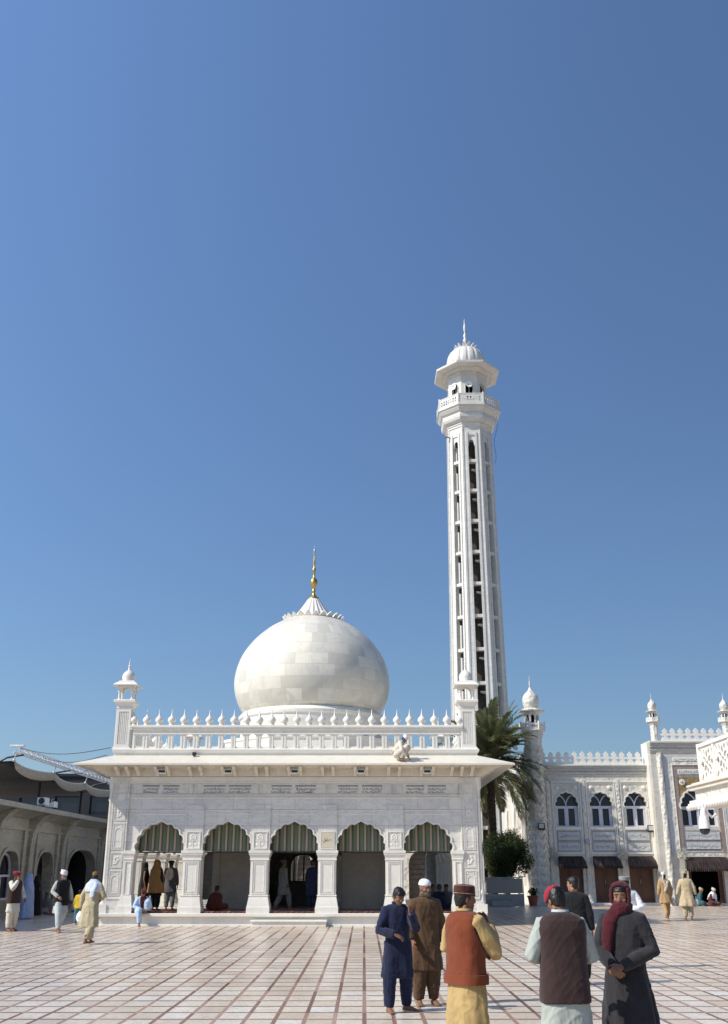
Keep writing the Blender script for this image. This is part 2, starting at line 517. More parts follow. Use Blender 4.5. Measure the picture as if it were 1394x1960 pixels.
# raised panels over each pier; the second from the right carries a yellowed plaque
for i, x in enumerate(CX):
    pl = MB().box(x - .335, x + .335, -.05, 0, SPR, 4.0)
    part(pl, 'pilaster', 'marble', shrine)
    c = MB(); frame(c, x - .25, x + .25, 2.52, 3.10, .03, -.075, -.05)
    if i == 2:
        part(c, 'relief', 'trim', shrine)
        q = MB().box(x - .21, x + .21, -.07, -.051, 2.56, 3.06)
        pq = part(q, 'plaque', NT('yellowed plaque', .5).color((.62, .55, .40)).m, shrine, label='yellowed inscribed plaque over a pier')
        part(scribble(MB(), random.Random(5), x - .15, x + .15, 2.70, 2.92, -.074, -.070), 'calligraphy', 'ink_soft', pq)
    else:
        c.tube([(x, -.054, 2.57), (x + .01, -.056, 2.75), (x, -.054, 2.86)], .008, 6)
        for k in range(7):
            a = R(-30 + 40 * k); c.ball((x + .085 * math.cos(a), -.05, 2.90 + .10 * math.sin(a)), (.036, .012, .040), 8, 5)
        for sg in (-1, 1):
            c.ball((x + sg * .09, -.05, 2.66), (.06, .010, .035), 8, 5); c.ball((x + sg * .17, -.05, 3.04), (.035, .010, .025), 8, 5)
        c.ball((x, -.05, 2.90), (.030, .016, .030), 8, 5)
        part(c, 'relief', 'trim', shrine)

# flat bands across the wall and the five inscribed frieze panels
b = MB()
for z0, z1, d in ((4.74, 4.80, .05), (4.80, 4.90, .03), (4.90, 4.968, .09), (4.22, 4.27, .035), (4.30, 4.34, .02), (3.80, 3.83, .02)):
    b.box(-5.93, 5.93, -d, -.001, z0, z1)
part(b, 'cornice', 'trim', shrine, bev=.008)
edges = [-5.9, -3.62, -1.26, 1.15, 3.52, 5.9]
rr = random.Random(11)
for i in range(5):
    x0, x1 = edges[i] + .05, edges[i + 1] - .05
    f_ = MB().box(x0, x1, -.022, -.0005, 4.36, 4.73); frame(f_, x0, x1, 4.36, 4.73, .03, -.045, -.022)
    pn = part(f_, 'inscription_panel', 'marble', shrine)
    cm = (x0 + x1) / 2; w = (.66, .86, .80, .80, .72)[i]
    ink = MB()
    sh = .25 if i in (0, 1) else .0
    for sgn in (-1, 1):
        a0 = cm + (-w + (0 if sgn < 0 else w + .06)); a1 = a0 + w - .06
        if i == 0: a0 -= .06; a1 -= .06
        ink.box(a0, a1, -.026, -.0215, 4.635, 4.685)
        scribble(ink, rr, a0 + .02, a1, 4.50, 4.62, -.026, -.0215, bold=1.2)
        scribble(ink, rr, a0, a1 - .04, 4.40, 4.51, -.026, -.0215, bold=1.2)
    part(ink, 'calligraphy', 'ink', pn)

# thin joints and pale veins on the plain wall: extra slabs round the arch heads
for b_ in BAY:
    s = MB(); frame(s, b_ - .80, b_ + .80, 2.5, 3.66, .012, -.012, -.0005)
    s = MB().prism([(b_ - .835, 3.66), (b_ + .835, 3.66), (b_ + .835, 3.70), (b_ - .835, 3.70)], [], -.012, -.0005)
    part(s, 'joint_band', 'trim', shrine)

# ------- corner pilasters with carved panels and slim corner colonnettes
def corner(x, sgn):
    c = MB().box(x - .30, x + .30, -.06, .50, PT, WT)
    c.box(x - .34, x + .34, -.10, .52, PT, .80)
    frame(c, x - .29, x + .29, .86, 4.74, .035, -.085, -.06)
    cp = part(c, 'corner_pilaster', 'marble', shrine)
    z = .98
    for k, h in enumerate((.82, .52, .90, .52, .82)):
        pm = MB(); frame(pm, x - .205, x + .205, z, z + h, .022, -.08, -.06); frame(pm, x - .165, x + .165, z + .04, z + h - .04, .012, -.072, -.06)
        if k % 2 == 0:
            a = pointed(.14, .16, x, z + h - .30, 6); o_ = [(x - .14, z + .07)] + a + [(x + .14, z + .07)]
            g = pointed(.115, .125, x, z + h - .30, 6); i_ = [(x - .115, z + .095)] + g + [(x + .115, z + .095)]
            pm.prism(o_, [i_], -.075, -.06)
            pm.ball((x - .10, -.062, z + h - .1), (.03, .012, .03), 8, 5); pm.ball((x + .10, -.062, z + h - .1), (.03, .012, .03), 8, 5)
        else:
            for q in range(5):
                t = q * 1.25; pm.ball((x + .07 * math.cos(t), -.062, z + h / 2 + .09 * math.sin(t)), (.045, .014, .05), 8, 5)
            pm.tube([(x - .10, -.066, z + .12), (x, -.066, z + .16), (x + .06, -.066, z + .28), (x, -.066, z + .36), (x - .08, -.066, z + .33)], .014, 6)
        part(pm, 'carved_panel', 'trim', cp)
        z += h + .08
    xc = x + sgn * .365
    m = MB().lathe([(.12, PT), (.12, .72), (.10, .76), (.085, .9), (.075, 1.0), (.10, 1.03), (.105, 1.12), (.075, 1.18), (.07, 1.5), (.068, 4.1), (.09, 4.15), (.09, 4.22), (.07, 4.26), (.075, 4.5), (.11, 4.6), (.11, WT)], xc, .02, 12)
    m.box(xc - .16, xc + .16, -.14, .18, PT, .70)
    part(m, 'colonnette', 'trim', shrine, 40)
corner(-6.22, -1); corner(6.22, 1)

# ------- side and rear arcades of the same veranda
SB = [-5.925 + 2.37 * k for k in range(6)]
for sgn in (-1, 1):
    w = MB(); outer = [(.5, WT), (.5, SPR)]
    for b_ in SB: outer += cusped(OPEN_A, ARCH_B, 4, b_ + 8, SPR)
    outer += [(DEP - .5, SPR), (DEP - .5, WT)]
    x0 = 6.08 if sgn > 0 else -6.5
    w.prism(outer, [], x0, x0 + .42, 'yz')
    part(w, 'arcade_wall', 'marble', shrine)
    for k in range(1, 6):
        s = pier(0, 0); s.location = (sgn * 6.25, 8 - 5.925 - 1.185 + 2.37 * k, 0)
        s.rotation_euler = (0, 0, PI / 2)
    part(MB().box(sgn * 6.28 - .24, sgn * 6.28 + .24, .5, .95, PT, SPR), 'side_pier', 'marble', shrine)
    part(MB().box(sgn * 6.28 - .24, sgn * 6.28 + .24, DEP - .95, DEP, PT, WT), 'side_pier', 'marble', shrine)
arcade_wall('arcade_wall', BAY, 6.04, DEP - .42, DEP)
for x in CX: pier(x, DEP - .21)
for x in (-5.8, 5.8): part(MB().box(x - .22, x + .22, DEP - .42, DEP - .002, PT, SPR), 'side_pier', 'marble', shrine)
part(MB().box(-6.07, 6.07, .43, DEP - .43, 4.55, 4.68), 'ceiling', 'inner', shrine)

# ------- inner chamber under the dome
ib = MB()
Y0, Y1 = 3.6, 12.4
ib.prism([(-3.35, PT), (-1.62, PT), (-1.62, 4.0), (1.62, 4.0), (1.62, PT), (3.5, PT), (3.5, 4.55), (-3.35, 4.55)], [], Y0, Y0 + .45)
ib.box(-3.35, -2.9, Y0 + .45, Y1 - .45, PT, 4.55); ib.box(3.05, 3.5, Y0 + .45, Y1 - .45, PT, 4.55)
back = [(-3.35, PT), (-1.62, PT)]
back = [(-3.35, PT)]
for cx_ in (-.35, 1.45):
    back += [(cx_ - .55, PT), (cx_ - .55, 1.9)] + pointed(.55, .55, cx_, 1.9)[1:-1] + [(cx_ + .55, 1.9), (cx_ + .55, PT)]
back += [(3.5, PT), (3.5, 4.55), (-3.35, 4.55)]
ib.prism(back, [], Y1 - .45, Y1)
for x in (-3.2, -2.0, -1.75, 1.8, 3.3):
    ib.box(x - .12, x + .12, Y0 - .06, Y0 - .001, PT, 3.9)
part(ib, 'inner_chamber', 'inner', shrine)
tomb = MB().box(-1.1, 1.1, 6.6, 9.4, PT, 1.25); tomb.box(-1.25, 1.25, 6.4, 9.6, 1.25, 1.36)
for k in range(7): tomb.box(-1.2 + .4 * k - .03, -1.2 + .4 * k + .03, 6.42, 6.48, 1.36, 2.6)
tomb.box(-1.25, 1.25, 6.40, 6.50, 2.6, 2.75)
part(tomb, 'tomb_enclosure', 'concrete', shrine)

# ------- chajja: sloping eave all round
E = .98
def eave_ring(o, z):
    q = o * 1.34 if o > .5 else o
    return [(-HW - q, -o, z), (HW + q, -o, z), (HW + q, DEP + o, z), (-HW - q, DEP + o, z)]
ev = MB().loft([eave_ring(.10, 5.72), eave_ring(E, 5.37), eave_ring(E, 5.31), eave_ring(.12, 5.26), eave_ring(.12, 4.98), eave_ring(-.3, 4.98), eave_ring(-.3, 5.72)], cap=False)
ev.f.append((24, 25, 26, 27))
part(ev, 'eave', 'eave', shrine)
part(MB().box(-6.25, 6.25, .30, DEP - .30, 5.60, 5.70), 'roof', 'trim', shrine)

def bracket(x, y, rz, name='eave_bracket'):
    """curved stone bracket under the eave, pointing along -y before turning by rz"""
    prof = [(0, 4.99), (-.10, 5.0), (-.16, 5.06), (-.27, 5.08), (-.36, 5.14), (-.50, 5.16), (-.62, 5.23), (-.64, 5.285), (0, 5.265)]
    mb = MB().prism(prof, [], -.055, .055, 'yz')
    o = part(mb, name, 'eave', shrine)
    o.location = (x, y, 0); o.rotation_euler = (0, 0, rz)
    return o
bx = []
for x in CX: bx += [x - .19, x + .19]
for x in BAY: bx += [x - .21, x + .21]
bx += [-6.35, -5.98, -5.62, 6.35, 5.98, 5.62]
for x in bx: bracket(x, -.118, 0)
for k in range(14):
    bracket(HW + .118, .6 + k * 1.13, PI / 2); bracket(-HW - .118, .6 + k * 1.13, -PI / 2)
for sgn in (-1, 1):            # big scalloped diagonal brackets at the corners
    prof = [(0, 4.99), (-.12, 5.0), (-.2, 4.97), (-.32, 5.06), (-.42, 5.05), (-.54, 5.14), (-.66, 5.14), (-.78, 5.22), (-1.0, 5.24), (-1.1, 5.30), (0, 5.265)]
    o = part(MB().prism(prof, [], -.05, .05, 'yz'), 'corner_bracket', 'eave', shrine)
    o.location = (sgn * (HW + .09), -.09, 0); o.rotation_euler = (0, 0, sgn * PI / 4)

# ------- parapet: base mould, pierced balustrade, rail and onion finials
b = MB().loft([eave_ring(.10, 5.715), eave_ring(.10, 5.80), eave_ring(.15, 5.84), eave_ring(.17, 5.93), eave_ring(.12, 5.97), eave_ring(-.25, 5.97), eave_ring(-.25, 5.715)], cap=False)
part(b, 'parapet_base', 'trim', shrine)
NB, PX0, PSP = 26, -6.0, 12.0 / 26
def balustrade(n, length, along_x, off):
    outer = [(0, 5.97), (length, 5.97), (length, 6.66), (0, 6.66)]
    sp = length / n; holes = []
    for k in range(n):
        c = (k + .5) * sp
        holes.append([(c - .135, 6.06)] + pointed(.135, .14, c, 6.37, 5, .7) + [(c + .135, 6.06)])
    mb = MB().prism(outer, holes, 0, .12, 'xz')
    for k in range(n + 1):
        c = k * sp
        for d in (-.052, .052):
            if 0 < c + d < length: mb.box(c + d - .03, c + d + .03, -.03, -.001, 6.0, 6.42)
    mb.box(0, length, -.04, -.001, 6.50, 6.54)
    o = part(mb, 'balustrade', 'trim', shrine)
    return o
o = balustrade(26, 12.0, True, 0); o.location = (-6.0, .05, 0)
o = balustrade(26, 12.0, True, 0); o.location = (6.0, DEP - .05, 0); o.rotation_euler = (0, 0, PI)
o = balustrade(32, 15.0, True, 0); o.location = (HW - .05, .5, 0); o.rotation_euler = (0, 0, PI / 2)
o = balustrade(32, 15.0, True, 0); o.location = (-HW + .05, DEP - .5, 0); o.rotation_euler = (0, 0, -PI / 2)
rl = MB().box(-6.1, 6.1, -.02, .24, 6.66, 6.73); rl.box(-6.1, 6.1, -.06, .28, 6.73, 6.82)
rl.box(-6.1, 6.1, DEP - .24, DEP + .02, 6.66, 6.82)
for sgn in (-1, 1): rl.box(sgn * 6.45 - .15, sgn * 6.45 + .15, .5, DEP - .5, 6.662, 6.818)
part(rl, 'parapet_rail', 'trim', shrine, bev=.01)
fin0 = None
def finial(x, y, s=1.0):
    global fin0
    if fin0 is None:
        fin0 = part(MB().lathe(onion(1.02), 0, 0, 14), 'onion_finial', 'trim', shrine, 60); f_ = fin0
    else:
        f_ = fin0.copy(); COL.objects.link(f_); f_.parent = shrine
    f_.location = (x, y, 6.82); f_.scale = (s * rng.uniform(.97, 1.03), s, s * rng.uniform(.98, 1.02)); f_.rotation_euler = (R(rng.uniform(-1.5, 1.5)), R(rng.uniform(-1.5, 1.5)), 0)
for k in range(27): finial(-6.0 + PSP * k, .11)
for k in range(1, 13):
    finial(-6.45, .3 + k * 1.2); finial(6.45, .3 + k * 1.2)

# ------- corner turrets
def turret(x, y):
    t = MB()
    t.box(x - .26, x + .26, y - .26, y + .26, 5.97, 7.42)
    for (ax, c, w) in (('xz', x, y), ('yz', y, x)):
        for d in ((-.295, -.26), (.26, .295)):
            frame(t, c - .26, c + .26, 6.05, 7.40, .085, w + d[0], w + d[1], ax)
            for k in range(5):
                u = c - .13 + .065 * k
                t.prism(rect(u - .014, u + .014, 6.145, 7.305), [], w + (-.28 if d[0] < 0 else .26), w + (-.26 if d[0] < 0 else .28), ax)
    tt = part(t, 'turret', 'trim', shrine)
    part(MB().stack(x, y, [(.30, 5.94), (.32, 5.97), (.32, 6.02), (.285, 6.05)]), 'turret_base', 'trim', tt)
    part(MB().stack(x, y, [(.28, 7.40), (.30, 7.46), (.28, 7.50), (.31, 7.56), (.37, 7.64), (.40, 7.66), (.40, 7.74), (.36, 7.76)]), 'turret_cornice', 'trim', tt, bev=.006)
    k_ = MB()
    for dx in (-.235, .235):
        for dy in (-.235, .235):
            k_.lathe([(.07, 7.75), (.07, 7.79), (.045, 7.82), (.045, 8.02), (.065, 8.05), (.065, 8.08)], x + dx, y + dy, 8)
    for (ax, c, w) in (('xz', x, y), ('yz', y, x)):
        for d in (-.27, .21):
            # the two pairs of arch plates butt at the corners
            e = .30 if ax == 'xz' else .209
            a = cusped(.16, .17, 2, c, 8.08)
            k_.prism([(c - e, 8.30), (c - e, 8.08)] + a + [(c + e, 8.08), (c + e, 8.30)], [], w + d, w + d + .06, ax)
    part(k_, 'kiosk', 'trim', tt)
    part(MB().stack(x, y, [(.25, 8.301), (.45, 8.27), (.46, 8.30), (.35, 8.40), (.30, 8.42), (.29, 8.46), (.25, 8.48)]), 'kiosk_eave', 'trim', tt)
    part(MB().lathe([(.22, 8.47), (.235, 8.50), (.225, 8.53), (.24, 8.60), (.243, 8.66), (.225, 8.73), (.18, 8.80), (.12, 8.86), (.06, 8.90), (.035, 8.95), (.05, 8.99), (.03, 9.03), (.05, 9.07), (.02, 9.12), (.035, 9.17), (.012, 9.22), (.006, 9.36)], x, y, 16), 'turret_dome', 'trim', tt, 50)
turret(-6.38, .30); turret(6.30, .30); turret(-6.38, DEP - .30); turret(6.38, DEP - .30)

# ------- the great dome
DX, DY = .13, 8.0
d = MB().octa([(3.62, 5.70), (3.62, 6.9), (3.68, 6.95), (3.68, 7.05), (3.5, 7.1)], DX, DY, 8)
dr = part(d, 'drum_base', 'trim', shrine)
w_ = MB()
for x in (-1.18, -.63, 1.5, 2.1):
    w_.prism([(x - .16, 6.02)] + pointed(.16, .16, x, 6.36, 5, .7) + [(x + .16, 6.02)], [], DY - 3.64, DY - 3.625)
part(w_, 'vent_opening', 'void', dr)
part(MB().lathe([(3.15, 7.0), (3.15, 7.7), (3.18, 7.75), (3.16, 8.0), (3.24, 8.05), (3.26, 8.16), (3.2, 8.22), (3.1, 8.32)], DX, DY, 72), 'drum', 'trim', shrine, 40)
prof = [(2.98, 8.30), (3.12, 8.45), (3.27, 8.70), (3.40, 9.02), (3.48, 9.35), (3.51, 9.70), (3.48, 10.06), (3.39, 10.45), (3.24, 10.84), (3.02, 11.22), (2.74, 11.58), (2.40, 11.92), (2.02, 12.22), (1.62, 12.46), (1.2, 12.66), (.9, 12.76)]
def spline(pf, n):
    out = []
    for i in range(len(pf) - 1):
        a = pf[max(i - 1, 0)]; b = pf[i]; c = pf[i + 1]; e = pf[min(i + 2, len(pf) - 1)]
        for k in range(n):
            t = k / n
            out.append(tuple(.5 * ((2 * b[j]) + (c[j] - a[j]) * t + (2 * a[j] - 5 * b[j] + 4 * c[j] - e[j]) * t * t + (3 * b[j] - a[j] - 3 * c[j] + e[j]) * t ** 3) for j in (0, 1)))
    return out + [pf[-1]]
do = part(MB().lathe(spline(prof, 3), 0, 0, 96), 'dome', 'dome', shrine, 60)
do.location = (DX, DY, 0)
# lotus: a ring of upright petals, then the fluted neck
lot = MB()
def petals(mb, n, r, z, ln, w, tilt, cx, cy, th=.05):
    for k in range(n):
        a = 2 * PI * (k + .5) / n
        pts = [(-w, 0), (-w * .98, ln * .35), (-w * .62, ln * .72), (0, ln), (w * .62, ln * .72), (w * .98, ln * .35), (w, 0)]
        vs = []
        for dd in (0, th):
            for (u, h) in pts:
                bulge = .10 * math.sin(PI * min(1, h / ln)) * ln
                rad = r + math.cos(tilt) * 0 + math.sin(tilt) * h + bulge + dd
                zz = z + math.cos(tilt) * h - dd * .5
                vs.append((cx + rad * math.cos(a) - u * math.sin(a), cy + rad * math.sin(a) + u * math.cos(a), zz))
        m = len(pts)
        fs = [tuple(range(m)), tuple(range(2 * m - 1, m - 1, -1))] + [(i, (i + 1) % m, (i + 1) % m + m, i + m) for i in range(m)]
        mb.add(vs, fs)
petals(lot, 24, 1.13, 12.54, .40, .165, R(40), DX, DY)
lot.lathe([(1.24, 12.56), (1.22, 12.66), (1.05, 12.74), (.9, 12.78)], DX, DY, 40)
part(lot, 'lotus', 'trim', do_p := shrine, 50)
nk = MB(); rings = []
for (r_, z_) in [(.98, 12.62), (.84, 12.85), (.66, 13.08), (.50, 13.30), (.36, 13.52), (.26, 13.68), (.20, 13.76)]:
    rings.append([(DX + r_ * (1 + .05 * math.cos(20 * t)) * math.cos(t), DY + r_ * (1 + .05 * math.cos(20 * t)) * math.sin(t), z_) for t in [2 * PI * j / 120 for j in range(120)]])
nk.loft(rings)
part(nk, 'dome_neck', 'trim', shrine, 60)
gf = [(.30, 13.70), (.27, 13.76), (.15, 13.84), (.085, 13.92), (.07, 14.02), (.11, 14.08), (.08, 14.14), (.06, 14.22), (.12, 14.30), (.185, 14.42), (.20, 14.52), (.18, 14.62), (.10, 14.71), (.06, 14.76), (.055, 15.02), (.10, 15.08), (.105, 15.14), (.07, 15.2), (.04, 15.28), (.06, 15.45), (.05, 15.6), (.03, 15.75), (.02, 15.85)]
go = part(MB().lathe([(r_ * .87, z_) for r_, z_ in gf], DX, DY, 20), 'dome_finial', 'gold', shrine, 60, label='gilded spire with ball on the dome top')
part(MB().lathe([(.035, 15.84), (.04, 15.88), (.035, 15.98), (.045, 16.06), (.03, 16.12), (.02, 16.16), (.03, 16.20), (.008, 16.30)], DX, DY, 10), 'tip', 'steel', go, 50)

# ------- things on and in the shrine
def stripes():
    m = NT('green and tan striped blind', .85, .2); co = m.coord()
    sep = m.n('ShaderNodeSeparateXYZ'); m.l(co, sep.inputs[0])
    u = m.math('FRACT', m.math('ADD', m.math('DIVIDE', sep.outputs[0], .262), .2))
    c = m.ramp(u, [(0, (.155, .20, .145)), (.60, (.17, .215, .155)), (.62, (.03, .03, .025)), (.66, (.52, .44, .34)), (.92, (.48, .40, .31)), (.94, (.03, .03, .025))])
    c = m.mix(m.math('MULTIPLY', m.noise(co, 2.0, 4.0), .35), c, (.10, .09, .08))
    m.color(c)
    return m.m
M['blind'] = stripes()
blabels = ['striped green and tan blind in the arch above the woman in the tan veil',
           'striped green and tan blind in the second arch, above the person seated in dark red',
           'striped green and tan blind in the middle arch above the step',
           'striped green and tan blind in the arch right of the yellowed plaque',
           'striped green and tan blind in the arch behind the bearded man in brown']
for i, b_ in enumerate(BAY):
    t = thing('striped_blind', (SX + b_, SY + .62, 2.44), blabels[i], 'blind', 'striped blinds in the shrine arches')
    pts = []
    nn = 112
    for k in range(nn + 1):
        x = -1.02 + 2.04 * k / nn; ph = (x / .262 + .2) % 1
        y = -.045 * math.sin(PI * min(1, ph / .62)) if ph < .62 else .012
        pts.append((x, y))
    sag = [.012 * math.sin(k * .35 + i) for k in range(nn + 1)]
    rings = [[(x, y, sag[k] * .6) for k, (x, y) in enumerate(pts)], [(x, y, 1.2) for x, y in pts]]
    MB().loft(rings, cap=False, closed=False).build('slat_curtain', M['blind'], t, 60, fix=False)
    MB().box(-1.02, 1.02, -.03, .03, -.055, -.012).build('bottom_bar', M['dark'], t)

lamp_l = ['flood lamp under the eave above the leftmost arch', 'flood lamp under the eave above the second arch', 'flood lamp under the eave above the middle arch with the step', 'flood lamp under the eave above the fourth arch', 'flood lamp under the eave below the crouching man']
for i, b_ in enumerate(BAY):
    t = thing('flood_lamp', (SX + b_, SY - .42, 5.17), lamp_l[i], 'lamp', 'flood lamps under the shrine eave')
    a = MB().loft([[(-.14, -.10, -.10), (.14, -.10, -.10), (.14, .02, -.13), (-.14, .02, -.13)], [(-.15, -.10, .02), (.15, -.10, .02), (.15, .06, .02), (-.15, .06, .02)]])
    a.build('housing', M['white_paint'], t)
    MB().box(-.11, .11, -.118, -.102, -.085, -.005).build('lens', M['dark'], t)
    MB().box(-.012, .012, -.03, .01, .02, .10).build('bracket', M['steel'], t)
dk = MB().box(-.07, .07, -.05, .05, 0, .12); dk.box(-.03, .03, -.02, .02, -.04, 0)
o = dk.build('small_floodlight', M['dark'], None, loc=(at(372, 1447, 36.75).x, 36.75, 5.70))
bevel(o, .01); tag(o, 'small black floodlight standing alone on the shrine eave', 'floodlight')

cp = MB()
for k in range(24):
    x0 = -5.9 + 11.8 * k / 24; 
cp.box(-6.0, 6.0, -.12, 3.4, PT + .003, PT + .022)
for b_ in BAY:
    for k in range(9):
        x = b_ - .75 + .19 * k
        cp.ball((x, -.10, PT + .03), (.10, .05, .028 + .012 * math.sin(k * 2.1 + b_)), 8, 5)
o = cp.build('carpet', M['carpet'], None, 60, loc=(SX, SY, 0)); tag(o, 'worn red patterned carpet laid along the shrine veranda', 'carpet')
# ================================================================== MINARET
MK = 72 / 62
mina = thing('minaret', (7.15 * MK, 72, -.3), 'tall white octagonal minaret with dark slots, balcony and ribbed dome', 'minaret'); mina.scale = (MK, MK, MK)
H0, H1 = 1.66, 1.43            # half widths at z 11 and z 29.6
def hw_at(z): return H1 + (29.6 - z) * (H0 - H1) / 18.0
NL = 14; SL = 2.105; ZT = 29.35
zb = [ZT - SL * k for k in range(NL)]             # slab levels
shaft0 = None
for k in range(8):
    # one tapered face: a tall panel with a slot, a raised rim on both sides of it
    mb = MB(); z0, z1 = 0.0, 29.75
    a0, a1 = hw_at(z0), hw_at(z1); e0, e1 = a0 * .4142, a1 * .4142
    s0, s1 = .30, .232
    sz0, sz1 = 1.2, 29.1
    def P(u, z, dpt): return (u, -hw_at(z) + dpt, z)
    def lerp(z, p, q): return p + (q - p) * (z - z0) / (z1 - z0)
    def strip(ua, ub, d0, d1, za, zb_):
        vs = [P(ua(za), za, d0), P(ub(za), za, d0), P(ub(za), za, d1), P(ua(za), za, d1), P(ua(zb_), zb_, d0), P(ub(zb_), zb_, d0), P(ub(zb_), zb_, d1), P(ua(zb_), zb_, d1)]
        mb.add(vs, [(0, 3, 2, 1), (4, 5, 6, 7), (0, 1, 5, 4), (1, 2, 6, 5), (2, 3, 7, 6), (3, 0, 4, 7)])
    E_ = lambda z: lerp(z, e0, e1) - .002
    S_ = lambda z: lerp(z, s0, s1)
    for sg in (-1, 1):
        lo, hi = (lambda z: -E_(z), lambda z: -S_(z)) if sg < 0 else (lambda z: S_(z), lambda z: E_(z))
        strip(lo, hi, 0, .30, z0, z1)
        lo, hi = (lambda z: -S_(z) - .13, lambda z: -S_(z) + .0) if sg < 0 else (lambda z: S_(z) - .0, lambda z: S_(z) + .13)
        strip(lo, hi, -.05, -.001, sz0, 29.3)
        lo, hi = (lambda z: -E_(z), lambda z: -E_(z) + .06) if sg < 0 else (lambda z: E_(z) - .06, lambda z: E_(z))
        strip(lo, hi, -.035, -.001, z0, z1)
    strip(lambda z: -S_(z) + .001, lambda z: S_(z) - .001, .0, .30, z0, sz0)
    strip(lambda z: -S_(z) + .001, lambda z: S_(z) - .001, .0, .30, sz1, z1)
    o = part(mb, 'shaft_face', 'tower', mina); o.rotation_euler = (0, 0, k * PI / 4)
    if k in (3, 4, 5): continue
    for j, z in enumerate(zb):
        w = S_(z) - .002
        y = -hw_at(z)
        part(MB().box(-w, w, y + .03, y + .40, z - .10, z + .10), 'slot_slab', 'tower', o)
    sl = MB()
    # pointed head at the top of the slot
    a = pointed(S_(28.6) * .75, .42, 0, 28.35, 6); w = S_(28.6) - .003
    sl.prism([(-w, 29.24), (-w, 28.35)] + a + [(w, 28.35), (w, 29.24)], [], -hw_at(28.7) + .06, -hw_at(28.7) + .14)
    # landing beams of the stair seen inside
    part(sl, 'slot_head', 'tower', o)
    for j, z in enumerate(zb[:-1]) if k in (0, 1, 7) else ():
        sl = MB(); zz = z - .55 - .12 * ((k * 3) % 5)
        sl.loft([[(-.02, -hw_at(z) + .45, zz + .12), (-.02, -hw_at(z) + .62, zz + .12), (-.02, -hw_at(z) + .62, zz + .04), (-.02, -hw_at(z) + .45, zz + .04)],
                 [(.45, -hw_at(z) + .45, zz + .12), (.45, -hw_at(z) + .62, zz + .12), (.45, -hw_at(z) + .62, zz - .12), (.45, -hw_at(z) + .45, zz - .12)]])
        part(sl, 'stair_beam', 'tower', o)
core = MB().octa([(.62, 0), (.58, 30)], 0, 0, 12)
for j, z in enumerate(zb): core.octa([(hw_at(z) - .42, z - .09), (hw_at(z) - .42, z + .02)], 0, 0, 8)
part(core, 'stair_core', 'concrete', mina)
cv = [(H1 + .01, 29.70), (H1 + .05, 29.74), (H1 + .05, 29.86), (H1 + .10, 29.90), (H1 + .10, 30.02), (1.66, 30.08), (1.74, 30.16), (1.80, 30.30), (1.82, 30.46), (1.80, 30.60), (1.76, 30.62), (1.80, 30.66), (1.90, 30.74), (2.02, 30.92), (2.06, 31.02), (2.12, 31.04), (2.12, 31.10), (2.08, 31.12), (2.08, 31.20), (1.2, 31.20)]
part(MB().octa(cv, 0, 0), 'balcony', 'tower', mina)
for k in range(8):             # pierced balcony railing, one panel per side
    w = 2.03 * .4142 - .02
    r_ = MB(); holes = []
    for i in range(7):
        cx_ = -w + .12 + (2 * w - .24) * (i + .5) / 7
        for zc in (31.42, 31.62):
            holes.append([(cx_ - .07, zc), (cx_ - .03, zc - .07), (cx_ + .03, zc - .07), (cx_ + .07, zc), (cx_ + .03, zc + .07), (cx_ - .03, zc + .07)])
        if i < 6:
            c2 = cx_ + (2 * w - .24) / 14
            holes.append([(c2 - .03, 31.52), (c2, 31.48), (c2 + .03, 31.52), (c2, 31.56)])
    r_.prism(rect(-w, w, 31.20, 31.84), holes, -2.03, -1.98)
    r_.box(-w, w, -2.05, -1.96, 31.84, 31.90); r_.box(-w, w, -2.05, -1.96, 31.201, 31.28)
    for u in (-w, w): r_.box(u - .05, u + .05, -2.06, -1.95, 31.2, 31.98)
    o = part(r_, 'balcony_railing', 'tower', mina); o.rotation_euler = (0, 0, k * PI / 4)
for k in range(8):             # chamber walls with pointed windows
    w = 1.30 * .4142 - .001
    a = pointed(.25, .36, 0, 32.75, 6)
    c_ = MB().prism(rect(-w, w, 31.2, 34.0), [[(-.25, 31.9)] + a + [(.25, 31.9)]], -1.30, -1.10)
    g_ = pointed(.31, .44, 0, 32.75, 6)
    c_.prism([(-.31, 31.85)] + g_ + [(.31, 31.85)], [[(-.25, 31.9)] + a + [(.25, 31.9)]], -1.34, -1.301)
    c_.box(-w, w, -1.36, -1.301, 33.7, 33.85)
    o = part(c_, 'chamber_wall', 'tower', mina); o.rotation_euler = (0, 0, k * PI / 4)
part(MB().octa([(1.0, 31.2), (1.0, 33.9)], 0, 0), 'chamber_core', 'void', mina)
part(MB().octa([(1.2, 33.86), (1.45, 33.90), (1.50, 33.98), (2.14, 34.06), (2.16, 34.20), (1.75, 34.32), (1.5, 34.42), (1.36, 34.5), (1.30, 34.6)], 0, 0, 8, 1.12), 'eave', 'tower', mina)
rings = []
for (r_, z_) in spline([(1.20, 34.55), (1.32, 34.85), (1.36, 35.15), (1.30, 35.5), (1.14, 35.85), (.88, 36.12), (.55, 36.32), (.3, 36.42)], 3):
    n = 160
    rings.append([(r_ * (1 - .045 * abs(math.cos(8 * t)) ** 10) * math.cos(t), r_ * (1 - .045 * abs(math.cos(8 * t)) ** 10) * math.sin(t), z_) for t in [2 * PI * j / n for j in range(n)]])
part(MB().loft(rings), 'dome', 'tower', mina, 60)
pt = MB(); petals(pt, 12, .50, 36.25, .42, .13, R(40), 0, 0, .04); pt.lathe([(.5, 36.26), (.3, 36.5), (.16, 36.7)], 0, 0, 16)
part(pt, 'lotus', 'tower', mina, 50)
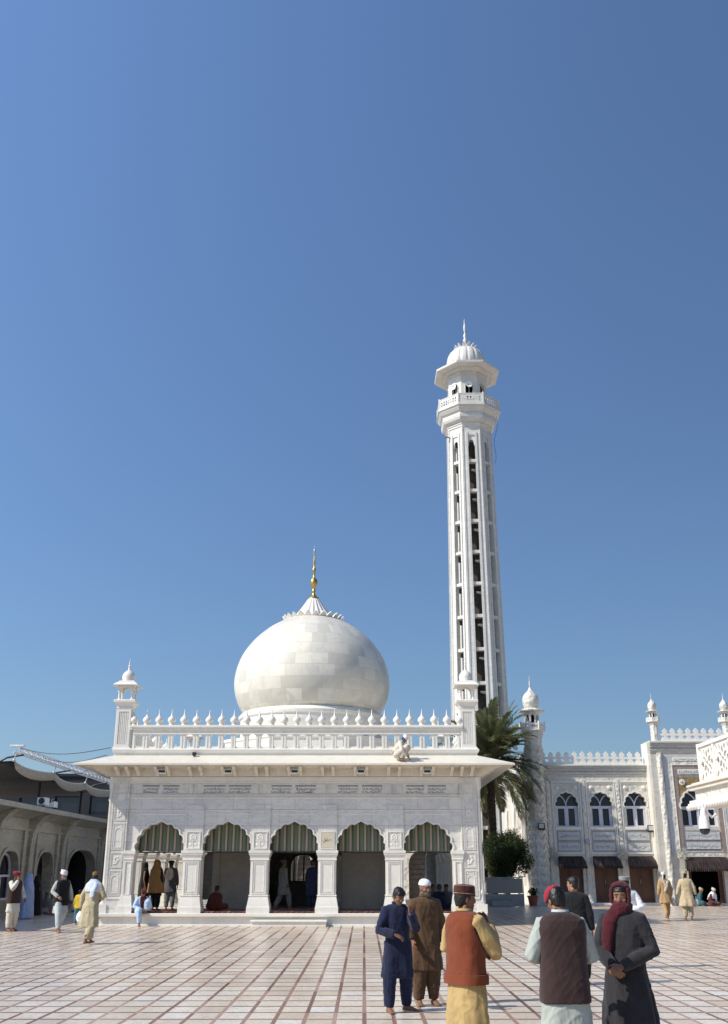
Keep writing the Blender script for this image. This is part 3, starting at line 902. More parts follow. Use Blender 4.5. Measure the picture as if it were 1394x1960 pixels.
part(MB().lathe([(.17, 36.6), (.10, 36.8), (.15, 36.95), (.15, 37.05), (.09, 37.15), (.07, 37.25), (.12, 37.38), (.10, 37.48), (.05, 37.6), (.04, 37.7), (.08, 37.85), (.085, 38.1), (.05, 38.3), (.03, 38.4), (.045, 38.48), (.01, 38.75)], 0, 0, 14), 'spire', 'tower', mina, 60)
for (ang, lb) in ((0, 'round white horn speaker in the front minaret window'), (-45, 'round white horn speaker in the left minaret window')):
    a = R(ang); dv = Vector((math.sin(a), -math.cos(a), 0))
    t = thing('horn_speaker', (Vector((7.15, 62, 32.60)) + dv * 1.48) * MK, lb, 'loudspeaker', None, a); t.scale = (MK, MK, MK)
    MB().lathe([(.05, -.42), (.07, -.25), (.11, -.1), (.215, 0), (.235, .015), (.215, .02), (.10, -.06), (.05, -.1)], 0, 0, 20).xf(Matrix.Rotation(PI / 2, 4, 'X')).build('horn', M['white_paint'], t, 50)
    MB().box(-.05, .05, .35, .62, -.08, .08).build('driver', M['steel'], t)
    MB().box(-.03, .03, .28, .34, -.9, -.08).build('stand', M['steel'], t)
o = MB().tube([(10.45 + .10 * math.sin(k * .42) - .016 * k, 71.1, 35.4 - .19 * k) for k in range(22)], .014, 5).build('hanging_cable', M['wire'], None); tag(o, 'thin loose cable hanging from the minaret balcony', 'cable')
o = MB().tube([(6.75, 71.2, 33.6), (6.45, 71.1, 33.65), (6.4, 71.1, 33.5)], .045, 5).build('pipe_outlet', M['dark'], None); tag(o, 'short dark pipe sticking out of the minaret shaft', 'pipe')
# ================================================================== PRAYER HALL (right, behind)
HX, HY = 14.0, 58.0
hall = thing('prayer_hall', (HX, HY, 0), 'ornate grey marble prayer hall with cusped windows, brown doors and a taller portal', 'building')
L = lambda X: X - HX
BX = [11.38, 13.31, 15.24]
XL, XP = 9.55, 16.0
# front wall with window and door openings
holes = []
for x in BX:
    holes.append([(L(x) - .60, 4.06), *[(p[0], p[1]) for p in cusped(.60, .82, 3, L(x), 5.12)], (L(x) + .60, 4.06)])
    holes.append(rect(L(x) - .66, L(x) + .66, .12, 2.50))
mb = MB().prism(rect(L(XL), L(XP), 0, 6.85), holes, 0, .5)
part(mb, 'front_wall', 'hall', hall)
mb = MB().prism(rect(L(20.8), L(30), 0, 6.85), [], 0, .5)
part(mb, 'front_wall', 'hall', hall)
part(MB().box(L(9.4), L(30), .6, 10.6, 6.5, 6.84), 'roof', 'hall_trim', hall)
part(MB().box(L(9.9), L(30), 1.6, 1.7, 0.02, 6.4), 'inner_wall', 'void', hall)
part(MB().box(L(9.3), L(30), -.55, -.001, 0, .11), 'threshold', 'trim', hall, bev=.01)
# pale frames, carved strips and inscription panels of every bay
ir = random.Random(21)
for i, x in enumerate(BX):
    c = L(x)
    fr = MB(); frame(fr, c - .82, c + .82, 2.62, 6.52, .07, -.06, 0); frame(fr, c - .72, c + .72, 2.70, 6.38, .03, -.03, 0)
    fr.box(c - .72, c + .72, -.07, 0, 3.90, 4.05)
    for sx in (-1, 1):
        fr.ball((c + sx * .52, -.02, 6.16), (.12, .05, .12), 12, 6); fr.ball((c + sx * .52, -.06, 6.16), (.05, .04, .05), 8, 5)
    cu = cusped(.60, .82, 3, c, 5.12); fr.prism(cu + list(reversed(grow(cu, .07))), [], -.05, 0)
    part(fr, 'bay_frame', 'trim', hall)
    for z in (2.78, 3.34):
        b_ = MB().box(c - .62, c + .62, -.035, -.001, z, z + .46)
        bp = part(b_, 'inscription_panel', 'panel_grey', hall)
        e_ = MB(); frame(e_, c - .64, c + .64, z - .02, z + .48, .028, -.05, -.034); part(e_, 'border', 'ink', bp)
        part(scribble(MB(), ir, c - .5, c + .5, z + .12, z + .36, -.042, -.034, bold=.8), 'calligraphy', 'ink_soft', bp)
    wn = MB(); z0, zt = 4.06, 5.12
    for (a, b_) in ((-.60, -.50), (.50, .60), (-.075, .075)): wn.box(c + a, c + b_, .24, .34, z0, zt)
    wn.box(c - .60, c + .60, .245, .335, z0, z0 + .07); wn.box(c - .60, c + .60, .23, .35, zt - .08, zt + .06)
    for sg in (-1, 1):
        wn.box(c + sg * .29 - .215, c + sg * .29 - .18, .255, .325, z0 + .07, zt - .08); wn.box(c + sg * .29 + .18, c + sg * .29 + .215, .255, .325, z0 + .07, zt - .08)
        pts = [(c + sg * (.60 - .60 * math.cos(t)), .29, zt + .05 + .66 * math.sin(t)) for t in [R(78) * k / 10 for k in range(11)]]
        wn.tube(pts, .035, 6)
    wo = part(wn, 'window', 'frame', hall)
    part(MB().box(c - .62, c + .62, .36, .38, z0, 6.0), 'pane', 'glass', wo)
    dm = MB().box(c - .66, c + .66, .22, .30, .12, 2.5)
    for sg in (-1, 1): frame(dm, c + sg * .33 - .30, c + sg * .33 + .30, .3, 2.3, .07, .19, .22)
    do_ = part(dm, 'door', 'door', hall, label='brown wooden door behind a brown awning')
    part(MB().tube([(c - .05, .16, 1.1), (c - .05, .13, 1.1), (c - .05, .13, 1.3), (c - .05, .16, 1.3)], .015, 6), 'handle', 'steel', do_)
for i, X_ in enumerate((10.36, 12.345, 14.275)):
    c = L(X_)
    s = MB().box(c - .10, c + .10, -.09, 0, 0, 6.6); s.box(c - .14, c + .14, -.12, 0, 0, .5)
    for k in range(26):
        z = .65 + k * .225
        s.ball((c + .03 * (-1) ** k, -.09, z), (.06, .03, .09), 8, 5)
    part(s, 'carved_strip', 'hall_cream', hall)
# dark ribbed awnings
def awning(x0, x1, parent, yw, z1, z0, out):
    mb = MB(); n = int((x1 - x0) / .09); top = []; bot = []
    w0 = random.Random(int(x0 * 100))
    for k in range(n * 2 + 1):
        t = k / (n * 2); d = .018 if k % 2 else -.018
        xt = x0 + (x1 - x0) * t; xb = (x0 + x1) / 2 + (xt - (x0 + x1) / 2) * 1.16
        top.append((xt, yw + d, z1 + d)); bot.append((xb, yw - out + d, z0 + d + w0.uniform(-.015, .015)))
    mid = [tuple((a[j] * .45 + b[j] * .55) + (0, -.05, .06)[j] for j in range(3)) for a, b in zip(top, bot)]
    val = [(b[0], b[1] + .01, b[2] - .12) for b in bot]
    mb.loft([top, mid, bot, val], cap=False, closed=False)
    mb.add([(top[0]), (bot[0]), (top[0][0], yw, z0)], [(0, 1, 2)]); mb.add([(top[-1]), (bot[-1]), (top[-1][0], yw, z0)], [(0, 1, 2)])
    ao = mb.build('awning', M['awning'], parent, None, fix=False)
    md = ao.modifiers.new('thickness', 'SOLIDIFY'); md.thickness = .008
    return ao
def awn_mat():
    m = NT('dark brown ribbed awning', .55, .3); co = m.coord()
    nz = m.noise(m.scale(co, (7, 1, 1)), 1.6, 4.0)
    m.color(m.ramp(nz, [(.35, (.012, .009, .009)), (.6, (.045, .028, .025)), (.8, (.12, .075, .065))]))
    return m.m
M['awning'] = awn_mat()
for x in BX: awning(L(x) - .68, L(x) + .68, hall, -.02, 2.50, 1.98, .62)
# cornice and merlons
def cornice(x0, x1, y, z, parent, d=0.0):
    c = MB()
    for a, b_, o in ((0, .10, .05), (.10, .20, .09), (.20, .26, .06), (.26, .40, .14), (.40, .50, .20), (.50, .58, .26)):
        c.box(x0, x1, y - o, y - .0005, z + a, z + b_)
    part(c, 'cornice', 'hall_trim', parent, bev=.006)
cornice(L(9.9), L(XP), 0, 6.82, hall)
cornice(L(20.8), L(30), 0, 6.82, hall)
part(MB().box(L(9.5), L(XP), -.02, .4, 7.38, 7.46), 'parapet', 'trim', hall)
MER = [(-.20, 0), (-.19, .10), (-.09, .24), (-.05, .29), (-.13, .27), (-.20, .33), (-.19, .41), (-.11, .44), (-.06, .42), (-.13, .52), (-.10, .60), (0, .72)]
MER = MER + [(-x, z) for x, z in reversed(MER[:-1])]
mer0 = None
def merlon(x, y, z, rz=0.0, parent=hall):
    global mer0
    if mer0 is None:
        mer0 = part(MB().prism(MER, [], -.06, .06), 'merlon', 'trim', parent); m = mer0
    else:
        m = mer0.copy(); COL.objects.link(m); m.parent = parent
    m.location = (x, y, z); m.rotation_euler = (0, 0, rz); m.scale = (1.12, 1, rng.uniform(.97, 1.02))
for k in range(14): merlon(L(9.75 + .452 * k), .08, 7.45)

# portal: taller block standing forward of the wall
PY = -1.2
pc = L(18.4)
wa, wb = .96, 1.10
oh = [[(pc - wa, 4.02)] + cusped(wa, wb, 4, pc, 4.98) + [(pc + wa, 4.02)], rect(pc - .95, pc + .95, .12, 2.45)]
mb = MB().prism(rect(L(16.0), L(20.8), 0, 8.0), oh, PY, PY + .5)
part(mb, 'portal_wall', 'hall_trim', hall)
part(MB().box(L(16.002), L(16.5), PY + .501, .6, 0, 8.62).box(L(20.3), L(20.798), PY + .501, .6, 0, 8.62).box(L(16.5), L(20.3), .2, .6, 6.84, 8.0).box(L(16.5), L(20.3), PY + .501, .2, 7.6, 7.8), 'portal_return', 'trim', hall)
cornice(L(15.96), L(20.84), PY, 7.98, hall)
part(MB().box(L(16.0), L(20.8), PY - .02, PY + .4, 8.54, 8.62), 'parapet', 'trim', hall)
for k in range(10): merlon(L(16.95 + .44 * k), PY + .1, 8.61) if k < 8 else None
bd = MB()
frame(bd, L(16.66), L(20.14), 2.55, 7.75, .30, PY - .05, PY - .001)
part(bd, 'portal_band', 'panel_grey', hall)
bd = MB(); frame(bd, L(16.96), L(19.84), 2.50, 7.45, .14, PY - .07, PY - .002); part(bd, 'portal_band', 'hall_cream', hall)
bd = MB(); frame(bd, L(17.10), L(19.70), 2.46, 7.31, .03, PY - .09, PY - .003); part(bd, 'portal_band', 'trim', hall)
bd = MB(); frame(bd, L(17.13), L(19.67), 2.46, 7.28, .24, PY - .06, PY - .004); part(bd, 'portal_band', 'hall_brown', hall)
cu = cusped(wa, wb, 4, pc, 4.98)
sp = MB().prism([(pc - 1.03, 4.98)] + [(pc - wa, 4.98)] + cu[1:-1] + [(pc + wa, 4.98), (pc + 1.03, 4.98), (pc + 1.03, 6.62), (pc - 1.03, 6.62)], [], PY - .03, PY - .001)
part(sp, 'spandrel', 'gold_stone', hall)
part(MB().prism(cu + list(reversed(grow(cu, .09))), [], PY - .09, PY - .0315), 'arch_moulding', 'trim', hall)
rd = MB()
for sg in (-1, 1):
    for k in range(1):
        rd.lathe([(.165, 0), (.165, .05), (.13, .06)], 0, 0, 24).xf(Matrix.Translation((pc + sg * .80, PY - .03, 6.36)) @ Matrix.Rotation(PI / 2, 4, 'X'), len(rd.v) - 72)
ro = part(rd, 'roundel', 'trim', hall)
ms = MB()
for sg in (-1, 1):
    cx_, cz = pc + sg * .80, 6.36
    frame(ms, cx_ - .11, cx_ + .11, cz - .02, cz + .02, .012, PY - .10, PY - .085)
    ms.prism([(cx_ - .012, cz - .10), (cx_ + .012, cz - .10), (cx_ + .012, cz + .11), (cx_ - .012, cz + .11)], [], PY - .102, PY - .085)
    ms.prism([(cx_ - .09, cz - .05), (cx_, cz - .11), (cx_ + .09, cz - .05), (cx_, cz - .08)], [], PY - .10, PY - .085)
part(ms, 'mark', 'ink_soft', ro)
kp = MB().box(pc - 1.0, pc + 1.0, PY - .085, PY - .06, 6.80, 7.06)
ko = part(kp, 'inscription_panel', 'trim', hall)
kf = MB(); kr = random.Random(3); x = pc - .94
while x < pc + .9:           # square kufic-like strokes
    w = kr.choice((.03, .05, .07)); q = kr.random()
    if q < .6: kf.box(x, x + w * .6, PY - .092, PY - .0845, 6.84, 6.84 + kr.choice((.12, .18, .18)))
    else:
        kf.box(x, x + w * 1.6, PY - .092, PY - .0845, 6.84, 6.87); kf.box(x, x + .025, PY - .0925, PY - .0845, 6.871, 7.0); x += w * .7
    x += w + .012
part(kf, 'calligraphy', 'ink', ko)
up = MB().box(pc - 1.2, pc + 1.2, PY - .085, PY - .0505, 7.50, 7.70)
uo = part(up, 'inscription_panel', 'trim', hall); part(scribble(MB(), kr, pc - 1.1, pc + 1.1, 7.52, 7.68, PY - .092, PY - .0845), 'calligraphy', 'ink_soft', uo)
for X_ in (16.47, 20.33):      # twisted corner columns
    tc = MB(); rings = []
    for k in range(241):
        z = k / 240 * 7.95; tw = z * 5.0
        rings.append([(L(X_) + .15 * (1 + .09 * math.cos(4 * t - tw)) * math.cos(t), PY - .06 + .15 * (1 + .09 * math.cos(4 * t - tw)) * math.sin(t), z) for t in [2 * PI * j / 24 for j in range(24)]])
    tc.loft(rings)
    part(tc, 'twisted_column', 'hall_cream', hall, 60)
for z in (2.80, 3.34):
    b_ = MB().box(pc - .95, pc + .95, PY - .05, PY - .001, z, z + .46); bp = part(b_, 'inscription_panel', 'panel_grey', hall)
    e_ = MB(); frame(e_, pc - .97, pc + .97, z - .02, z + .48, .03, PY - .065, PY - .0495); part(e_, 'border', 'hall_brown', bp)
    part(scribble(MB(), ir, pc - .8, pc + .8, z + .12, z + .36, PY - .057, PY - .0495, bold=.7), 'calligraphy', 'ink_soft', bp)
wn = MB(); z0, zt = 4.02, 4.98
for u in (-.96, -.48, 0, .48, .96): wn.box(pc + u - .075, pc + u + .075, PY + .24, PY + .34, z0, zt)
wn.box(pc - .96, pc + .96, PY + .245, PY + .335, z0, z0 + .08); wn.box(pc - .96, pc + .96, PY + .23, PY + .35, zt - .06, zt + .10)
for sg in (-1, 1):
    wn.tube([(pc + sg * (.93 - .93 * math.cos(t)), PY + .29, zt + .08 + .86 * math.sin(t)) for t in [R(78) * k / 10 for k in range(11)]], .045, 6)
wo = part(wn, 'window', 'frame', hall); part(MB().box(pc - .97, pc + .97, PY + .37, PY + .39, z0, 6.1), 'pane', 'glass', wo)
awning(pc - 1.1, pc + 1.1, hall, PY - .07, 2.42, 1.85, .75)
part(MB().box(pc - .95, pc - .72, PY + .3, PY + .36, .12, 2.45), 'door', 'door', hall); part(MB().box(pc + .72, pc + .95, PY + .3, PY + .36, .12, 2.45), 'door', 'door', hall)

# small turrets on the hall
def hall_turret(x, y, s, z0, zb, name='roof_turret', shaft_h=.30):
    """octagonal shaft, balcony, kiosk, eave and bulb dome; zb = balcony level"""
    o = part(MB().octa([(shaft_h, z0), (shaft_h, zb - .5 * s), (shaft_h * 1.05, zb - .48 * s), (shaft_h * 1.05, zb - .40 * s), (shaft_h * 1.2, zb - .34 * s), (.55 * s, zb - .12 * s), (.72 * s, zb - .06 * s), (.72 * s, zb)], x, y), name, 'hall_cream', hall)
    r_ = MB()
    for k in range(8):
        a = k * PI / 4; w = .70 * s * .4142
        q = MB(); hs = [[(u - .05 * s, zb + .20 * s), (u, zb + .13 * s), (u + .05 * s, zb + .20 * s), (u, zb + .27 * s)] for u in (-.18 * s, -.06 * s, .06 * s, .18 * s)]
        q.prism(rect(-w, w, zb, zb + .38 * s), hs, -.70 * s, -.65 * s); q.box(-w - .03 * s, -w + .03 * s, -.73 * s, -.64 * s, zb, zb + .48 * s)
        q.xf(Matrix.Translation((x, y, 0)) @ Matrix.Rotation(a, 4, 'Z')); r_.add(q.v, q.f)
    part(r_, 'balcony_railing', 'trim', o)
    k_ = MB().octa([(.22 * s, zb), (.22 * s, zb + 1.1 * s)], x, y)
    part(k_, 'kiosk_core', 'void', o)
    k_ = MB()
    for k in range(8):
        a = k * PI / 4; w = .42 * s * .4142 - .001; q = MB()
        ar = pointed(.10 * s, .16 * s, 0, zb + .72 * s, 5)
        q.prism(rect(-w, w, zb, zb + 1.05 * s), [[(-.10 * s, zb + .1 * s)] + ar + [(.10 * s, zb + .1 * s)]], -.42 * s, -.34 * s)
        q.xf(Matrix.Translation((x, y, 0)) @ Matrix.Rotation(a, 4, 'Z')); k_.add(q.v, q.f)
    part(k_, 'kiosk', 'trim', o)
    part(MB().octa([(.40 * s, zb + 1.02 * s), (.45 * s, zb + 1.06 * s), (.74 * s, zb + 1.08 * s), (.75 * s, zb + 1.14 * s), (.50 * s, zb + 1.24 * s), (.40 * s, zb + 1.28 * s)], x, y), 'eave', 'hall_cream', o)
    zc = zb + 1.26 * s
    part(MB().lathe(spline([(.34 * s, zc), (.44 * s, zc + .20 * s), (.49 * s, zc + .46 * s), (.44 * s, zc + .72 * s), (.30 * s, zc + .92 * s), (.16 * s, zc + 1.06 * s), (.08 * s, zc + 1.20 * s), (.05 * s, zc + 1.28 * s), (.03 * s, zc + 1.6 * s), (.012 * s, zc + 1.95 * s)], 3), x, y, 24), 'dome', 'hall_cream', o, 60)
    return o
hall_turret(L(9.66), -.10, .98, 0, 9.32, 'corner_tower', .48)
hall_turret(L(16.42), PY + .25, .50, 8.6, 9.72, 'roof_turret', .20)
hall_turret(L(20.52), PY + .25, .50, 8.6, 9.72, 'roof_turret', .20)
ch = MB()                     # chevrons carved on the corner tower
for k in (-2, -1, 0, 1, 2):
    for j in range(17):
        z = .5 + .47 * j; w = .19
        q = MB().prism([(-w, z + .02), (0, z + .16), (w, z + .02), (w, z + .22), (0, z + .36), (-w, z + .22)], [], -.535, -.478)
        q.xf(Matrix.Translation((L(9.66), -.10, 0)) @ Matrix.Rotation(k * PI / 4, 4, 'Z')); ch.add(q.v, q.f)
part(ch, 'chevron_relief', 'hall', hall, bev=.008)

# side wing facing the sun
wh = []
for k in range(3):
    yc = 2.6 + 3.2 * k
    wh.append([(yc - .85, .9)] + pointed(.85, 1.5, yc, 3.9, 8, .9) + [(yc + .85, .9)])
part(MB().prism(rect(.3, 10.6, 0, 6.85), wh, L(9.3), L(9.6), 'yz'), 'side_wall', 'trim', hall)
part(MB().box(L(9.66), L(9.78), .8, 10.5, .1, 6.4), 'side_wall', 'hall_cream', hall)
s = MB()
for k in range(4): s.box(L(9.12), L(9.299), .7 + 3.2 * k, 1.1 + 3.2 * k, 0, 6.85)
for k in range(3):
    yc = 2.6 + 3.2 * k
    a = pointed(.45, .9, yc, 3.7, 6, .9); a2 = pointed(.34, .75, yc, 3.7, 6, .9)
    s.prism([(yc - .45, 1.2)] + a + [(yc + .45, 1.2)], [[(yc - .34, 1.3)] + a2 + [(yc + .34, 1.3)]], L(9.45), L(9.655), 'yz')
part(s, 'side_rib', 'trim', hall)
part(MB().box(L(9.0), L(9.35), .5, 10.6, 6.85, 7.45), 'cornice', 'trim', hall)
for k in range(20): merlon(L(9.2), .9 + .46 * k, 7.45, PI / 2)

# things fixed to the hall front
fan_l = ['wall fan between the corner tower and the first brown door', 'wall fan between the second and third brown doors', 'wall fan left of the open portal awning', 'wall fan right of the open portal awning']
for (X_, Y_, lb) in ((10.36, 57.75, fan_l[0]), (14.22, 57.75, fan_l[1]), (17.12, 56.45, fan_l[2]), (19.80, 56.45, fan_l[3])):
    t = thing('wall_fan', (X_, Y_, 2.62), lb, 'fan', 'wall fans on the hall', R(-12))
    bl = MB()
    for k in range(5):
        a = 2 * PI * k / 5; pts = []
        for (r_, w) in ((.05, .03), (.15, .085), (.26, .10), (.31, .05)):
            pts.append((r_, w))
        vs = [(r_ * math.cos(a) - w * math.sin(a), -.02 - w * .25, r_ * math.sin(a) + w * math.cos(a)) for r_, w in pts] + [(r_ * math.cos(a) + w * math.sin(a), w * .25 - .02, r_ * math.sin(a) - w * math.cos(a)) for r_, w in reversed(pts)]
        vs2 = [(v[0], v[1] + .012, v[2]) for v in vs]; n = len(vs)
        bl.add(vs + vs2, [tuple(range(n)), tuple(range(2 * n - 1, n - 1, -1))] + [(i, (i + 1) % n, (i + 1) % n + n, i + n) for i in range(n)])
    bl.build('blades', plain('cream fan blades', (.50, .46, .36), .4) if 'fanb' not in M else M['fanb'], t)
    M['fanb'] = t.children[0].data.materials[0] if t.children else M['white_paint']
    cg = MB()
    for q in range(3):
        rr_ = (.36, .25, .12)[q]; cg.tube([(rr_ * math.cos(a), -.06 - .02 * q, rr_ * math.sin(a)) for a in [2 * PI * k / 24 for k in range(25)]], .007, 5)
    for k in range(20):
        a = 2 * PI * k / 20; cg.tube([(.06 * math.cos(a), -.11, .06 * math.sin(a)), (.36 * math.cos(a), -.06, .36 * math.sin(a)), (.30 * math.cos(a), .05, .30 * math.sin(a))], .004, 4)
    cg.build('guard', M['steel'], t)
    MB().ball((0, .10, 0), (.09, .12, .09)).box(-.03, .03, .08, .24, -.14, -.04).build('motor', M['white_paint'], t, 50)
for (X_, Y_, Z_, lb) in ((9.75, 57.30, 4.05, 'black floodlight on the chevron corner tower'), (15.86, 57.70, 3.95, 'black floodlight beside the portal return, above a small bracket')):
    t = thing('wall_floodlight', (X_, Y_, Z_), lb, 'floodlight', 'black floodlights on the hall')
    MB().loft([[(-.19, -.14, -.20), (.19, -.14, -.20), (.19, -.14, .18), (-.19, -.14, .18)], [(-.13, .02, -.12), (.13, .02, -.12), (.13, .02, .10), (-.13, .02, .10)]]).build('housing', M['dark'], t)
    MB().box(-.13, .13, -.150, -.141, -.10, .14).build('lens', M['lens'], t)
    MB().tube([(-.2, -.06, 0), (-.2, .1, -.12), (0, .25, -.14), (.2, .1, -.12), (.2, -.06, 0)], .015, 5).build('yoke', M['dark'], t)
o = MB().box(-.13, .13, -.1, 0, -.13, .13).box(-.10, .10, -.112, -.1005, -.10, .10).build('junction_box', plain('lilac grey box', (.36, .37, .45), .5), None, loc=(12.36, 57.9, 3.25)); bevel(o, .012); tag(o, 'small grey junction box between two inscription panels', 'box')
# ================================================================== GROUND
fl = MB().add([(-160, -30, 0), (160, -30, 0), (160, 330, 0), (-160, 330, 0)], [(0, 1, 2, 3)])
o = fl.build('courtyard_floor', M['floor'], None); o['kind'] = 'structure'

# ================================================================== LEFT ARCADE (in shade)
arc = thing('shaded_arcade', (-16.2, 52, 0), 'weathered marble arcade in the shade of the canopy', 'arcade')
AX = 0.0
bays = [(-17.5, 1.3), (-13.1, 1.3), (-8.6, 1.3), (-4.0, 1.3), (1.4, 1.35), (8.4, 3.0), (15.0, 1.4), (20, 1.4)]
def arch_of(a, yc): return pointed(a, min(1.25, a * .78), yc, 1.6, 10, .62)
hs = []
for (yc, a) in bays:
    hs.append([(yc - a, .02)] + arch_of(a, yc) + [(yc + a, .02)])
arc_w = MB().prism(rect(-20, 24, 0, 4.45), hs, -.5, 0, 'yz')
part(arc_w, 'wall', 'old', arc)
m_ = MB()
for (yc, a) in bays:
    c_ = arch_of(a, yc)
    m_.prism(c_ + list(reversed(grow(c_, .16))), [], .0005, .07, 'yz')
    m_.prism(rect(yc - a - .55, yc - a - .22, 0, 3.55), [], .0005, .12, 'yz'); m_.prism(rect(yc + a + .22, yc + a + .55, 0, 3.55), [], .0005, .12, 'yz')
    m_.prism(rect(yc - a - .25, yc - a, 1.46, 1.6), [], .0005, .09, 'yz'); m_.prism(rect(yc + a, yc + a + .25, 1.46, 1.6), [], .0005, .09, 'yz')
m_.prism(rect(-20, 24, 3.56, 3.68), [], .0005, .10, 'yz')
part(m_, 'arch_moulding', 'old', arc)
# bell-shaped eave on big coved brackets
sec = [(0.0, 4.1), (.16, 4.14), (.34, 4.24), (.62, 4.34), (.92, 4.40), (.92, 4.62), (.2, 4.74), (-.5, 4.74), (-.5, 4.46), (0, 4.46)]
ea = MB(); yy = -20
while yy < 24:
    ea.prism(sec, [], yy, yy + 1.46 - .02, 'xz'); yy += 1.46
part(ea, 'eave', 'old', arc)
for e in (-15.5, -11.1, -6.5, -1.6, 3.8, 12.0, 17.2):
    if True:
        cb = MB().prism([(.001, 1.2), (.14, 1.3), (.16, 2.9), (.22, 3.4), (.38, 3.85), (.62, 4.15), (.86, 4.33), (.62, 4.335), (.34, 4.235), (.16, 4.135), (.001, 4.095)], [], e, e + .62)
        part(cb, 'bracket', 'old', arc)
part(MB().box(-6, -.51, -20, 24, 4.5, 4.70), 'roof', 'old', arc)
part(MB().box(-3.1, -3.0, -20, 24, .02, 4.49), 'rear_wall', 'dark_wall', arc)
wf = MB()                      # window with a pale frame in the nearest bay
yc = -4.0
frame(wf, yc - 1.2, yc + 1.2, .5, 1.6, .10, -.36, -.28, 'yz'); wf.prism(rect(yc - .05, yc + .05, .6, 1.5), [], -.36, -.28, 'yz')
c_ = arch_of(1.22, yc); wf.prism(c_ + list(reversed(grow(c_, -.10))), [], -.36, -.28, 'yz')
wo = part(wf, 'window', 'frame', arc); part(MB().prism(rect(yc - 1.25, yc + 1.25, .4, 2.6), [], -.45, -.42, 'yz'), 'pane', 'glass', wo)
part(MB().prism(rect(yc - 1.25, yc + 1.25, .02, .5), [], -.40, -.30, 'yz'), 'sill_wall', 'old', wo)

t = ac_ = thing('air_conditioner', (-15.6, 50.2, 4.72), 'boxy white air conditioner unit standing on the arcade eave', 'air conditioner')
bevel(MB().box(-.35, .35, -.45, .45, .08, .62).build('case', M['white_paint'], t), .02)
MB().box(-.3, -.2, -.4, .4, 0, .08).box(.2, .3, -.4, .4, 0, .08).build('feet', M['steel'], t)
MB().lathe([(.24, 0), (.24, .02), (.05, .03)], 0, 0, 20).xf(Matrix.Translation((.0, -.452, .36)) @ Matrix.Rotation(PI / 2, 4, 'X')).build('fan_grille', M['dark'], t)
t = wt_ = thing('water_tank', (-15.55, 51.4, 4.72), 'small white open tank beside the air conditioner', 'tank')
MB().loft([[(-.3, -.5, 0), (.35, -.5, 0), (.35, .5, 0), (-.3, .5, 0)], [(-.3, -.5, .2), (.35, -.5, .5), (.35, .5, .5), (-.3, .5, .2)]]).build('body', M['white_paint'], t)
MB().tube([(0, 0, .3), (0, 0, .7), (.2, 0, .75)], .03, 6).build('pipe', M['steel'], t)

ac_.scale = (.62, .62, .62); wt_.scale = (.62, .62, .55)
# ------- shade canopy on its white truss
can = thing('shade_canopy', (-16.3, 47.7, 0), 'charcoal shade net canopy stretched from a white lattice truss', 'canopy')
tr = MB(); NS = 22; LEN = 19.0
def chord(dx, dz): return [(dx + 0.0, LEN * k / NS, 7.0 + dz - .0 * k) for k in range(NS + 1)]
for dx, dz in ((-.16, 0), (.16, 0), (0, .26)): tr.tube(chord(dx, dz), .035, 6)
for k in range(NS):
    y0_, y1_ = LEN * k / NS, LEN * (k + 1) / NS; ym = (y0_ + y1_) / 2
    for dx in (-.16, .16):
        tr.tube([(dx, y0_, 7.0), (0, ym, 7.26), (dx, y1_, 7.0)], .018, 5)
    tr.tube([(-.16, y0_, 7.0), (.16, y1_, 7.0)], .015, 5)
tr.box(-.32, .32, -.14, .14, 7.26, 7.34)
part(tr, 'truss', 'white_paint', can)
for yq in (1.0, 9.0, 17.5):
    part(MB().tube([(-1.6, yq, 4.6), (-1.6, yq, 6.5)], .07, 10), 'post', 'dark', can)
    part(MB().tube([(-1.6, yq, 6.4), (-.8, yq, 6.86), (0, yq, 7.0)], .05, 8), 'strut', 'dark', can)
cl = MB(); NU, NV = 20, 40
def cz(u, v):
    """u: 0 at the truss, 1 at the far left; v along the truss"""
    y = LEN * v
    sc = abs(math.sin(PI * v * 3)) ** .8       # scallops between the four ties
    edge = 1 - u
    x = -.10 - 14 * u - .22 * sc * edge ** 8
    z = 6.62 - .17 * sc * edge ** 5 - .75 * u + .35 * u * u - .12 * math.sin(PI * u) + .05 * math.sin(9 * v + 5 * u)
    return (x, y, z)
rows = [[cz(i / NU, j / NV) for i in range(NU + 1)] for j in range(NV + 1)]
cl.loft(rows, cap=False, closed=False)
co_ = part(cl, 'shade_cloth', 'shade_cloth', can, 80); md = co_.modifiers.new('thickness', 'SOLIDIFY'); md.thickness = .02
ed = MB(); rows = []
for j in range(NV + 1):
    x, y, z = cz(0, j / NV); rows.append([(x + .02, y, z + .03), (x + .10, y, z - .36 - .10 * abs(math.sin(PI * j / NV * 3)))])
ed.loft(rows, cap=False, closed=False)
rows = [[(cz(i / NU, 0)[0], -.03, cz(i / NU, 0)[2] + .03), (cz(i / NU, 0)[0], -.05, cz(i / NU, 0)[2] - .05)] for i in range(NU + 1)]
eo = part(ed, 'cloth_border', 'shade_edge', can, 80); md = eo.modifiers.new('thickness', 'SOLIDIFY'); md.thickness = .015
tie = MB()
for k in range(4):
    x, y, z = cz(0, k / 3); tie.tube([(x, y, z), (0, y, 7.0)], .03, 6); tie.ball((x, y, z), .07, 8, 5)
part(tie, 'tie', 'steel', can)
